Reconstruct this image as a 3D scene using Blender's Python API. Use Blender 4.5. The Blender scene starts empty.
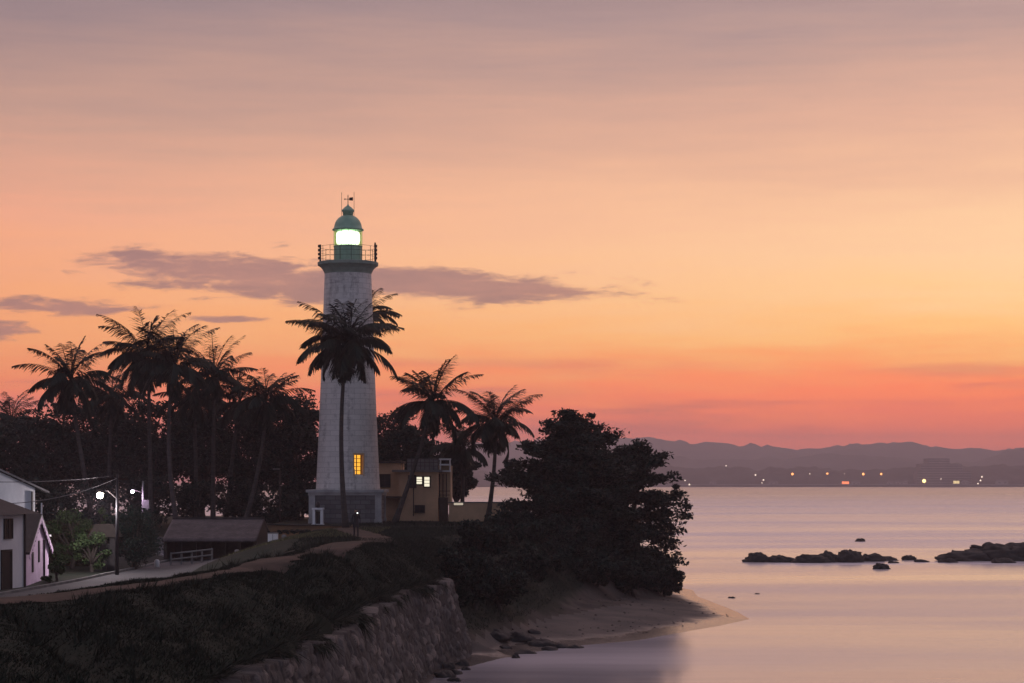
import bpy, math, random
import numpy as np
from mathutils import Vector
random.seed(7)
RNG = np.random.default_rng(11)
S = bpy.context.scene
COL = S.collection
R = math.radians

# ---------------------------------------------------------------- camera
CAMZ, FPX, HROW = 9.5, 70 / 36 * 1024, 480.0
cd = bpy.data.cameras.new('camera')
cam = bpy.data.objects.new('camera', cd)
COL.objects.link(cam)
cam.location = (0, 0, CAMZ)
cam.rotation_euler = (R(90), 0, 0)
cd.lens, cd.sensor_width = 70, 36
cd.shift_y = (HROW - 341.5) / 1024
cd.clip_start, cd.clip_end = 0.5, 30000
S.camera = cam
S.render.engine = 'CYCLES'
S.cycles.use_denoising = True
S.cycles.max_bounces = 6
S.cycles.diffuse_bounces = 2
S.cycles.glossy_bounces = 3
S.cycles.transparent_max_bounces = 8
S.cycles.volume_bounces = 0
S.view_settings.view_transform = 'Standard'
S.view_settings.look = 'None'
S.view_settings.gamma = 1
S.view_settings.exposure = 0.08
S.view_settings.use_curve_mapping = False


def lin(c):
    out = []
    for k in c[:3]:
        k = k / 255
        out.append(k / 12.92 if k <= 0.04045 else ((k + 0.055) / 1.055) ** 2.4)
    return (*out, 1)


class G:
    """short-hand for node graphs"""
    def __init__(self, nt):
        self.nt = nt

    def n(self, t, **kw):
        nd = self.nt.nodes.new(t)
        for k, v in kw.items():
            setattr(nd, k, v)
        return nd

    def put(self, sock, v):
        if isinstance(v, bpy.types.NodeSocket):
            self.nt.links.new(v, sock)
        elif v is not None:
            sock.default_value = v

    def m(self, op, a, b=None, c=None, clamp=False):
        nd = self.n('ShaderNodeMath', operation=op, use_clamp=clamp)
        for s, v in zip(nd.inputs, (a, b, c)):
            self.put(s, v)
        return nd.outputs[0]

    def remap(self, v, a, b, c=0.0, d=1.0, smooth=True):
        nd = self.n('ShaderNodeMapRange')
        nd.interpolation_type = 'SMOOTHSTEP' if smooth else 'LINEAR'
        for s, x in zip(nd.inputs[:5], (v, a, b, c, d)):
            self.put(s, x)
        return nd.outputs[0]

    def mix(self, f, a, b, blend='MIX'):
        nd = self.n('ShaderNodeMix', data_type='RGBA', blend_type=blend)
        self.put(nd.inputs[0], f)
        self.put(nd.inputs[6], a)
        self.put(nd.inputs[7], b)
        return nd.outputs[2]

    def ramp(self, f, stops):
        nd = self.n('ShaderNodeValToRGB')
        e = nd.color_ramp.elements
        e[0].position, e[0].color = stops[0]
        e[1].position, e[1].color = stops[-1]
        for p, c in stops[1:-1]:
            x = e.new(p)
            x.color = c
        self.put(nd.inputs[0], f)
        return nd.outputs[0]

    def noise(self, vec, scale, detail=4, rough=0.55, dist=0.0):
        nd = self.n('ShaderNodeTexNoise')
        self.put(nd.inputs['Vector'], vec)
        nd.inputs['Scale'].default_value = scale
        nd.inputs['Detail'].default_value = detail
        nd.inputs['Roughness'].default_value = rough
        nd.inputs['Distortion'].default_value = dist
        return nd.outputs[0]

    def vec(self, x, y, z=0.0):
        nd = self.n('ShaderNodeCombineXYZ')
        for s, v in zip(nd.inputs, (x, y, z)):
            self.put(s, v)
        return nd.outputs[0]

    def scale(self, v, s):
        nd = self.n('ShaderNodeVectorMath', operation='MULTIPLY')
        self.put(nd.inputs[0], v)
        nd.inputs[1].default_value = s
        return nd.outputs[0]


# ---------------------------------------------------------------- dusk sky
SUN_AZ, SUN_EL = 0.20, 3.0
w = bpy.data.worlds.new('World')
S.world = w
w.use_nodes = True
nt = w.node_tree
nt.nodes.clear()
g = G(nt)
tc = g.n('ShaderNodeTexCoord')
sep = g.n('ShaderNodeSeparateXYZ')
nt.links.new(tc.outputs['Generated'], sep.inputs[0])
dx, dy, dz = sep.outputs
hh = g.m('MAXIMUM', g.m('SQRT', g.m('ADD', g.m('MULTIPLY', dx, dx), g.m('MULTIPLY', dy, dy))), 1e-3)
el = g.m('DIVIDE', dz, hh)
az = g.m('ARCTAN2', dx, dy)
cosaz = g.m('DIVIDE', dy, hh)
streak = g.noise(g.vec(g.m('MULTIPLY', az, 4.0), g.m('MULTIPLY', el, 38.0)), 1.0, 5, 0.55)
fine = g.noise(g.vec(g.m('MULTIPLY', az, 14.0), g.m('MULTIPLY', el, 150.0), 3.0), 1.0, 6, 0.6)
bank = g.remap(el, 0.0, 0.05)
wob = g.m('MULTIPLY', g.m('ADD', g.m('SUBTRACT', streak, 0.5), g.m('MULTIPLY', g.m('SUBTRACT', fine, 0.5), 0.6)), 0.046)
ev = g.m('ADD', el, wob)
pos = g.m('DIVIDE', ev, 0.30, clamp=True)
rows = [480, 450, 425, 400, 380, 360, 335, 300, 260, 220, 170, 120, 70, 20, 0]
left = [(210, 118, 112), (240, 122, 110), (262, 130, 104), (266, 138, 96), (262, 146, 94), (258, 154, 100), (256, 164, 107),
        (254, 167, 115), (248, 166, 126), (241, 164, 133), (217, 157, 134), (192, 147, 132), (170, 135, 129), (146, 122, 126), (140, 119, 124)]
right = [(212, 116, 110), (252, 122, 104), (270, 124, 92), (282, 136, 86), (276, 154, 94), (268, 182, 108), (268, 206, 128),
         (264, 216, 154), (261, 215, 164), (256, 206, 160), (243, 189, 153), (228, 175, 149), (206, 162, 145), (181, 148, 142), (174, 142, 138)]
stops = [((480 - r) / FPX / 0.30) for r in rows]
cl = g.ramp(pos, [(p, lin(c)) for p, c in zip(stops, left)])
cr = g.ramp(pos, [(p, lin(c)) for p, c in zip(stops, right)])
front = g.mix(g.remap(az, -0.27, 0.27, smooth=False), cl, cr)
front = g.mix(g.remap(az, 0.25, 0.9), front, cl)
# wider sky above and behind the picture
zen = g.mix(g.remap(el, 0.25, 0.75), front, lin((242, 202, 202)))  # unseen upper front sky, brightened past its natural fade to light the water
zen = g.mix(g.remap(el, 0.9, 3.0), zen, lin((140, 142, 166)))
backc = g.ramp(g.m('DIVIDE', el, 1.2, clamp=True), [(0.0, lin((118, 124, 146))), (0.25, lin((132, 136, 158))), (1.0, lin((126, 132, 156)))])
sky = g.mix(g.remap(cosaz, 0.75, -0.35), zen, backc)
# clouds, drawn by direction
U = g.m('DIVIDE', dx, g.m('MAXIMUM', dy, 0.05))
V = g.m('DIVIDE', dz, g.m('MAXIMUM', dy, 0.05))
cn1 = g.noise(g.vec(g.m('MULTIPLY', U, 16.0), g.m('MULTIPLY', V, 85.0), 1.7), 1.0, 4, 0.55, 0.5)
cn2 = g.noise(g.vec(g.m('MULTIPLY', U, 55.0), g.m('MULTIPLY', V, 230.0), 5.1), 1.0, 6, 0.65, 0.4)
cn = g.m('ADD', g.m('MULTIPLY', cn1, 0.62), g.m('MULTIPLY', cn2, 0.38))


def cloud(px, row, a, b, k, gain=0.62):
    u0, v0 = (px - 512) / FPX, (480 - row) / FPX
    du = g.m('SUBTRACT', U, u0)
    dv = g.m('SUBTRACT', g.m('SUBTRACT', V, v0), g.m('MULTIPLY', du, -k))
    eu = g.m('POWER', g.m('ABSOLUTE', g.m('DIVIDE', du, a / FPX)), 2.0)
    evv = g.m('POWER', g.m('ABSOLUTE', g.m('DIVIDE', dv, b / FPX)), 2.0)
    env = g.m('SUBTRACT', 1.0, g.m('SQRT', g.m('ADD', eu, evv)))
    return g.remap(g.m('ADD', env, g.m('MULTIPLY', g.m('SUBTRACT', cn, 0.5), 3.4)), 0.05, 0.62)


masks = [cloud(250, 277, 190, 30, 0.08), cloud(430, 284, 215, 20, 0.055), cloud(520, 289, 165, 13, 0.05), cloud(60, 308, 120, 13, 0.03), cloud(-5, 333, 62, 15, -0.1),
         cloud(225, 319, 60, 5, 0.0)]
cm = masks[0]
for k in masks[1:]:
    cm = g.m('MAXIMUM', cm, k)
vn_ = g.noise(g.vec(g.m('MULTIPLY', U, 7.0), g.m('MULTIPLY', V, 95.0), 9.0), 1.0, 6, 0.6, 0.4)
veil = g.m('MULTIPLY', g.remap(vn_, 0.46, 0.66), g.m('MULTIPLY', g.remap(V, 0.012, 0.028), g.remap(V, 0.068, 0.048)))
sky = g.mix(g.m('MULTIPLY', veil, g.m('MULTIPLY', g.remap(dy, 0.2, 0.5), 0.55)), sky, lin((192, 104, 104)))
cm = g.m('MULTIPLY', cm, g.m('MULTIPLY', g.remap(dy, 0.2, 0.5), 0.86))
ccol = g.mix(g.remap(cn, 0.35, 0.75), lin((168, 118, 117)), lin((128, 97, 110)))
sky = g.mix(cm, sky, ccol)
sky = g.mix(0.10, sky, g.ramp(streak, [(0.3, lin((225, 150, 130))), (0.7, lin((255, 205, 160)))]), 'MIX') if False else sky
bg = g.n('ShaderNodeBackground')
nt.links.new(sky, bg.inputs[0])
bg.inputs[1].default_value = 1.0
nish = g.n('ShaderNodeTexSky', sky_type='NISHITA')
nish.sun_disc = False
nish.sun_elevation = R(-1.0)
nish.sun_rotation = SUN_AZ
bg2 = g.n('ShaderNodeBackground')
nt.links.new(nish.outputs[0], bg2.inputs[0])
bg2.inputs[1].default_value = 0.05
add = g.n('ShaderNodeAddShader')
nt.links.new(bg.outputs[0], add.inputs[0])
nt.links.new(bg2.outputs[0], add.inputs[1])
out = g.n('ShaderNodeOutputWorld')
nt.links.new(add.outputs[0], out.inputs[0])

sd = bpy.data.lights.new('sun', 'SUN')
sd.energy, sd.angle, sd.color = 0.10, R(40), (1.0, 0.62, 0.42)
sun = bpy.data.objects.new('sun', sd)
COL.objects.link(sun)
sv = Vector((math.sin(SUN_AZ) * math.cos(R(SUN_EL)), math.cos(SUN_AZ) * math.cos(R(SUN_EL)), math.sin(R(SUN_EL))))
sun.rotation_euler = sv.to_track_quat('Z', 'Y').to_euler()


# ---------------------------------------------------------------- helpers
def at(px, row, Y):
    return Vector(((px - 512) / FPX * Y, Y, CAMZ - (row - HROW) / FPX * Y))


def sm(a, b, x):
    t = np.clip((x - a) / (b - a), 0, 1)
    return t * t * (3 - 2 * t)


def tag(o, label=None, cat=None, group=None, kind=None):
    if label: o['label'] = label
    if cat: o['category'] = cat
    if group: o['group'] = group
    if kind: o['kind'] = kind
    return o


ORG = {}


def thing(name, loc, label, cat, group=None):
    o = bpy.data.objects.new(name, None)
    COL.objects.link(o)
    o.empty_display_size = 0.3
    o.location = loc
    ORG[o.name] = Vector(loc)
    return tag(o, label, cat, group)


def link_mesh(name, me, mat, parent=None, org=None, smooth=False):
    o = bpy.data.objects.new(name, me)
    COL.objects.link(o)
    if mat: me.materials.append(mat)
    if smooth:
        me.polygons.foreach_set('use_smooth', [True] * len(me.polygons))
    if parent is not None:
        o.parent = parent
        ORG[o.name] = ORG[parent.name]
    else:
        o.location = org or (0, 0, 0)
        ORG[o.name] = Vector(org or (0, 0, 0))
    return o


def np_mesh(name, V, F, mat, parent=None, org=None, smooth=False, uv=None):
    """V (n,3) world coordinates, F (m,3|4)"""
    V = np.asarray(V, dtype=np.float64)
    F = np.asarray(F, dtype=np.int64)
    o0 = ORG[parent.name] if parent is not None else Vector(org or (0, 0, 0))
    V = V - np.array(o0)
    me = bpy.data.meshes.new(name)
    k = F.shape[1]
    me.vertices.add(len(V))
    me.vertices.foreach_set('co', V.astype(np.float32).ravel())
    me.loops.add(F.size)
    me.loops.foreach_set('vertex_index', F.ravel().astype(np.int32))
    me.polygons.add(len(F))
    me.polygons.foreach_set('loop_start', np.arange(0, F.size, k, dtype=np.int32))
    if uv is not None:
        l = me.uv_layers.new(name='UVMap')
        l.data.foreach_set('uv', np.asarray(uv, dtype=np.float32)[F.ravel()].ravel())
    me.update(calc_edges=True)
    me.validate()
    return link_mesh(name, me, mat, parent, org, smooth)


class MB:
    def __init__(self):
        self.v, self.f, self.uv = [], [], None

    def poly(self, vs, fs):
        b = len(self.v)
        self.v += [tuple(p) for p in vs]
        self.f += [tuple(b + i for i in q) for q in fs]
        return self

    def box(self, c, s, rz=0.0):
        hx, hy, hz = s[0] / 2, s[1] / 2, s[2] / 2
        co, si = math.cos(rz), math.sin(rz)
        vs = []
        for z in (-hz, hz):
            for x, y in ((-hx, -hy), (hx, -hy), (hx, hy), (-hx, hy)):
                vs.append((c[0] + x * co - y * si, c[1] + x * si + y * co, c[2] + z))
        return self.poly(vs, [(3, 2, 1, 0), (4, 5, 6, 7), (0, 1, 5, 4), (1, 2, 6, 5), (2, 3, 7, 6), (3, 0, 4, 7)])

    def tube(self, pts, rad, n=8, cap=True):
        pts = [Vector(p) for p in pts]
        if not hasattr(rad, '__len__'): rad = [rad] * len(pts)
        vs, fs = [], []
        up = Vector((0.13, 0.21, 0.97))
        for i, p in enumerate(pts):
            t = (pts[min(i + 1, len(pts) - 1)] - pts[max(i - 1, 0)]).normalized()
            a = t.cross(up if abs(t.dot(up)) < 0.93 else Vector((1, 0.1, 0))).normalized()
            b = t.cross(a).normalized()
            for k in range(n):
                q = 2 * math.pi * k / n
                vs.append(p + (a * math.cos(q) + b * math.sin(q)) * rad[i])
        for i in range(len(pts) - 1):
            for k in range(n):
                k2 = (k + 1) % n
                fs.append((i * n + k, i * n + k2, (i + 1) * n + k2, (i + 1) * n + k))
        if cap:
            fs.append(tuple(range(n - 1, -1, -1)))
            fs.append(tuple((len(pts) - 1) * n + k for k in range(n)))
        return self.poly(vs, fs)

    def lathe(self, prof, n=32, c=(0, 0, 0), a0=0.0):
        vs, fs = [], []
        for r, z in prof:
            for k in range(n):
                q = 2 * math.pi * k / n + a0
                vs.append((c[0] + r * math.cos(q), c[1] + r * math.sin(q), c[2] + z))
        for i in range(len(prof) - 1):
            for k in range(n):
                k2 = (k + 1) % n
                fs.append((i * n + k, i * n + k2, (i + 1) * n + k2, (i + 1) * n + k))
        fs.append(tuple(range(n - 1, -1, -1)))
        fs.append(tuple((len(prof) - 1) * n + k for k in range(n)))
        return self.poly(vs, fs)

    def prism(self, outline, d0, d1):
        """outline: list of 3D points (closed, planar); extruded between offsets d0 and d1 (vectors)"""
        n = len(outline)
        a = [Vector(p) + Vector(d0) for p in outline]
        b = [Vector(p) + Vector(d1) for p in outline]
        fs = [tuple(range(n - 1, -1, -1)), tuple(range(n, 2 * n))]
        for i in range(n):
            j = (i + 1) % n
            fs.append((i, j, n + j, n + i))
        return self.poly(a + b, fs)

    def build(self, name, mat, parent=None, org=None, smooth=False):
        o0 = ORG[parent.name] if parent is not None else Vector(org or (0, 0, 0))
        me = bpy.data.meshes.new(name)
        me.from_pydata([(x - o0[0], y - o0[1], z - o0[2]) for x, y, z in self.v], [], self.f)
        me.update()
        return link_mesh(name, me, mat, parent, org, smooth)


# ---------------------------------------------------------------- materials
def new_mat(name):
    m = bpy.data.materials.new(name)
    m.use_nodes = True
    gg = G(m.node_tree)
    return m, gg, m.node_tree.nodes['Principled BSDF']


def mat(name, c1, c2=None, scale=3.0, rough=0.8, bump=0.0, bscale=None, spec=0.3, metal=0.0, stretch=(1, 1, 1), detail=5):
    m, gg, b = new_mat(name)
    c1 = (*c1, 1)
    tcn = gg.n('ShaderNodeTexCoord')
    v = gg.scale(tcn.outputs['Object'], stretch)
    if c2:
        nz = gg.noise(v, scale, detail, 0.6)
        gg.put(b.inputs['Base Color'], gg.mix(gg.remap(nz, 0.32, 0.68), c1, (*c2, 1)))
    else:
        b.inputs['Base Color'].default_value = c1
    b.inputs['Roughness'].default_value = rough
    b.inputs['Specular IOR Level'].default_value = spec
    b.inputs['Metallic'].default_value = metal
    if bump:
        bn = gg.n('ShaderNodeBump')
        bn.inputs['Strength'].default_value = bump
        bn.inputs['Distance'].default_value = 0.05
        gg.put(bn.inputs['Height'], gg.noise(v, bscale or scale * 4, 5, 0.65))
        gg.put(b.inputs['Normal'], bn.outputs[0])
    return m


def leaf_mat(name, dark, light, rough=0.65):
    m, gg, b = new_mat(name)
    geo = gg.n('ShaderNodeNewGeometry')
    gg.put(b.inputs['Base Color'], gg.mix(geo.outputs['Random Per Island'], (*dark, 1), (*light, 1)))
    b.inputs['Roughness'].default_value = rough
    b.inputs['Specular IOR Level'].default_value = 0.12
    return m


def emit(name, c, strength):
    m, gg, b = new_mat(name)
    b.inputs['Base Color'].default_value = (0.02, 0.02, 0.02, 1)
    b.inputs['Emission Color'].default_value = (*c, 1)
    b.inputs['Emission Strength'].default_value = strength
    return m


M = {}
def ground_mat():
    m, gg, b = new_mat('grassland')
    geo = gg.n('ShaderNodeNewGeometry')
    P = geo.outputs['Position']
    sp = gg.n('ShaderNodeSeparateXYZ')
    gg.put(sp.inputs[0], P)
    n1, n2 = gg.noise(P, 0.5, 6, 0.62), gg.noise(P, 0.35, 6, 0.62)
    turf = gg.mix(gg.remap(n1, 0.32, 0.68), (0.013, 0.021, 0.015, 1), (0.028, 0.030, 0.022, 1))
    sand = gg.mix(gg.remap(n2, 0.35, 0.65), (0.098, 0.080, 0.068, 1), (0.054, 0.047, 0.042, 1))
    lo_ = gg.remap(sp.outputs[0], 2.0, 7.5, 0.75, 2.0)
    f = gg.remap(gg.m('ADD', sp.outputs[2], gg.m('MULTIPLY', gg.m('SUBTRACT', n1, 0.5), 3.0)), lo_, gg.m('ADD', lo_, 0.8))
    gg.put(b.inputs['Base Color'], gg.mix(f, sand, turf))
    b.inputs['Roughness'].default_value = 0.95
    b.inputs['Specular IOR Level'].default_value = 0.1
    bn = gg.n('ShaderNodeBump')
    bn.inputs['Strength'].default_value = 0.7
    bn.inputs['Distance'].default_value = 0.06
    gg.put(bn.inputs['Height'], gg.noise(P, 3.0, 5, 0.7))
    gg.put(b.inputs['Normal'], bn.outputs[0])
    return m


M['grassland'] = ground_mat()
M['blade'] = leaf_mat('grass_blade', (0.013, 0.021, 0.015), (0.029, 0.034, 0.024), 0.8)
M['palegrass'] = leaf_mat('pale_grass_blade', (0.05, 0.055, 0.03), (0.14, 0.13, 0.07), 0.8)
M['dirt'] = mat('dirt', (0.090, 0.062, 0.050), (0.050, 0.042, 0.034), 0.9, 0.95, 0.5, 6, 0.1)
M['asphalt'] = mat('asphalt', (0.055, 0.058, 0.062), (0.078, 0.078, 0.078), 0.5, 0.85, 0.3, 20, 0.2)
M['kerb'] = mat('kerb_concrete', (0.12, 0.12, 0.12), (0.2, 0.2, 0.19), 1.0, 0.9)
M['white'] = mat('white_plaster', (0.74, 0.74, 0.74), (0.58, 0.58, 0.59), 0.8, 0.85, 0.2, 6, stretch=(1, 1, 0.35))
M['lilac'] = mat('lilac_plaster', (0.74, 0.58, 0.76), (0.60, 0.46, 0.62), 1.0, 0.85, 0.2, 6)
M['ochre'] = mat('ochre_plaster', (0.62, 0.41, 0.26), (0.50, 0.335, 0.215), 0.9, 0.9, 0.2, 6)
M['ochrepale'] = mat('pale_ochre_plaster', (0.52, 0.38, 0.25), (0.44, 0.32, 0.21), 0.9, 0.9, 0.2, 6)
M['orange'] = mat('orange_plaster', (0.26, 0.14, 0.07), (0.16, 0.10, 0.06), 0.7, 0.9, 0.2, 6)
M['concrete'] = mat('concrete', (0.20, 0.19, 0.19), (0.12, 0.115, 0.115), 1.2, 0.9, 0.2)
M['darkstone'] = mat('dark_stone', (0.05, 0.047, 0.047), (0.028, 0.027, 0.027), 2.5, 0.9, 0.4)
M['darkwood'] = mat('dark_wood', (0.03, 0.024, 0.02), (0.05, 0.04, 0.032), 3, 0.7)
M['dark'] = mat('dark_opening', (0.012, 0.012, 0.014), None, rough=0.5)
M['iron'] = mat('dark_iron', (0.03, 0.03, 0.03), (0.06, 0.045, 0.04), 6, 0.6, metal=0.3)
M['green'] = mat('green_paint', (0.30, 0.46, 0.33), (0.23, 0.37, 0.26), 2, 0.5)
M['greygreen'] = mat('grey_green_render', (0.26, 0.31, 0.26), (0.19, 0.23, 0.195), 1.5, 0.8)
M['bark'] = mat('bark', (0.035, 0.029, 0.025), (0.06, 0.05, 0.042), 3, 0.9, 0.6, 14, stretch=(1, 1, 0.3))
M['palmbark'] = mat('palm_bark', (0.032, 0.030, 0.028), (0.060, 0.053, 0.048), 2, 0.9, 0.8, 5, stretch=(0.3, 0.3, 3))
M['frond'] = leaf_mat('palm_frond', (0.008, 0.015, 0.012), (0.023, 0.034, 0.024))
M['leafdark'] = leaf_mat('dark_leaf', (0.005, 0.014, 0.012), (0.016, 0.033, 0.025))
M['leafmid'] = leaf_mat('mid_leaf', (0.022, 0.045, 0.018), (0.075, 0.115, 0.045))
M['leafdry'] = leaf_mat('dry_leaf', (0.045, 0.045, 0.025), (0.11, 0.095, 0.05))
M['rock'] = mat('sea_rock', (0.014, 0.013, 0.013), (0.032, 0.028, 0.027), 1.4, 0.75, 0.8, 5, 0.35)
M['lamp'] = emit('lamp_glow', (1.0, 0.92, 0.74), 60)
M['lampcool'] = emit('cool_lamp_glow', (0.86, 0.78, 1.0), 25)
M['amberpane'] = emit('amber_lit_pane', (1.0, 0.43, 0.04), 1.25)
M['whitepane'] = emit('white_lit_pane', (1.0, 0.92, 0.70), 0.95)
M['farhill'] = mat('wooded_hill', (0.060, 0.060, 0.052), (0.09, 0.085, 0.075), 0.02, 0.95)
M['fartree'] = mat('far_trees', (0.018, 0.020, 0.016), (0.034, 0.034, 0.026), 0.05, 0.95)
M['farwall'] = mat('far_plaster', (0.42, 0.38, 0.36), (0.30, 0.28, 0.27), 0.05, 0.9)
M['fargrey'] = mat('far_grey_concrete', (0.13, 0.12, 0.12), (0.08, 0.075, 0.075), 0.05, 0.9)


def tile_mat(name, c1, c2):
    m, gg, b = new_mat(name)
    tcn = gg.n('ShaderNodeTexCoord')
    br = gg.n('ShaderNodeTexBrick')
    gg.put(br.inputs['Vector'], gg.n('ShaderNodeUVMap').outputs[0] if False else gg.scale(tcn.outputs['Object'], (1, 1, 1)))
    br.inputs['Scale'].default_value = 3.0
    br.inputs['Color1'].default_value = (*c1, 1)
    br.inputs['Color2'].default_value = (*c2, 1)
    br.inputs['Mortar'].default_value = (c2[0] * .3, c2[1] * .3, c2[2] * .3, 1)
    br.inputs['Mortar Size'].default_value = 0.03
    nz = gg.noise(tcn.outputs['Object'], 1.3, 5, 0.65)
    gg.put(b.inputs['Base Color'], gg.mix(gg.remap(nz, 0.35, 0.7), br.outputs[0], (c2[0] * .5, c2[1] * .5, c2[2] * .5, 1)))
    b.inputs['Roughness'].default_value = 0.8
    bn = gg.n('ShaderNodeBump')
    bn.inputs['Strength'].default_value = 0.7
    bn.inputs['Distance'].default_value = 0.04
    gg.put(bn.inputs['Height'], br.outputs[1])
    gg.put(b.inputs['Normal'], bn.outputs[0])
    return m


M['tile'] = tile_mat('weathered_roof_tile', (0.14, 0.11, 0.115), (0.08, 0.065, 0.068))
M['darktile'] = tile_mat('dark_roof_tile', (0.045, 0.036, 0.034), (0.028, 0.024, 0.024))


def masonry(name, white):
    """painted or bare coursed stone, laid out by UV in metres"""
    m, gg, b = new_mat(name)
    uv = gg.n('ShaderNodeUVMap')
    tcn = gg.n('ShaderNodeTexCoord')
    br = gg.n('ShaderNodeTexBrick')
    gg.put(br.inputs['Vector'], uv.outputs[0])
    br.inputs['Scale'].default_value = 1.0
    br.inputs['Brick Width'].default_value = 0.95 if white else 0.8
    br.inputs['Row Height'].default_value = 0.42 if white else 0.36
    br.inputs['Mortar Size'].default_value = 0.022 if white else 0.03
    br.inputs['Mortar Smooth'].default_value = 0.5
    if white:
        cs = (0.64, 0.605, 0.57), (0.56, 0.53, 0.50), (0.42, 0.40, 0.38)
        stain, sc = (0.22, 0.205, 0.195), 0.85
    else:
        cs = (0.15, 0.145, 0.15), (0.085, 0.082, 0.085), (0.05, 0.048, 0.048)
        stain, sc = (0.06, 0.058, 0.058), 0.7
    for k, c in zip(('Color1', 'Color2', 'Mortar'), cs):
        br.inputs[k].default_value = (*c, 1)
    n1 = gg.noise(gg.scale(tcn.outputs['Object'], (1.6, 1.6, 0.22)), 0.9, 7, 0.68)
    n2 = gg.noise(gg.scale(tcn.outputs['Object'], (1, 1, 1.6)), 2.6, 6, 0.7)
    f = gg.m('MULTIPLY', gg.remap(gg.m('ADD', gg.m('MULTIPLY', n1, 0.6), gg.m('MULTIPLY', n2, 0.4)), 0.49, 0.66), sc)
    gg.put(b.inputs['Base Color'], gg.mix(f, br.outputs[0], (*stain, 1)))
    b.inputs['Roughness'].default_value = 0.85
    bn = gg.n('ShaderNodeBump')
    bn.inputs['Strength'].default_value = 0.5
    bn.inputs['Distance'].default_value = 0.03
    bn.invert = True
    gg.put(bn.inputs['Height'], br.outputs[1])
    gg.put(b.inputs['Normal'], bn.outputs[0])
    return m


M['tower'] = masonry('whitewashed_masonry', True)
M['limewash'] = mat('weathered_limewash', (0.36, 0.355, 0.355), (0.24, 0.235, 0.235), 0.9, 0.85, 0.2, 6)
M['stone'] = masonry('grey_ashlar', False)


def sand_mat():
    m, gg, b = new_mat('beach_sand')
    geo = gg.n('ShaderNodeNewGeometry')
    s = gg.n('ShaderNodeSeparateXYZ')
    gg.put(s.inputs[0], geo.outputs['Position'])
    nz = gg.noise(geo.outputs['Position'], 0.35, 6, 0.62)
    dry = gg.mix(gg.remap(nz, 0.35, 0.65), (0.098, 0.080, 0.068, 1), (0.054, 0.047, 0.042, 1))
    wet = gg.remap(gg.m('ADD', s.outputs[2], gg.m('MULTIPLY', nz, 0.25)), 0.22, 0.50)
    gg.put(b.inputs['Base Color'], gg.mix(wet, (0.06, 0.05, 0.045, 1), dry))
    gg.put(b.inputs['Roughness'], gg.remap(wet, 0, 1, 0.22, 0.95))
    bn = gg.n('ShaderNodeBump')
    bn.inputs['Strength'].default_value = 0.5
    bn.inputs['Distance'].default_value = 0.06
    gg.put(bn.inputs['Height'], gg.noise(geo.outputs['Position'], 2.2, 5, 0.7))
    gg.put(b.inputs['Normal'], bn.outputs[0])
    return m


M['sand'] = sand_mat()


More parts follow.
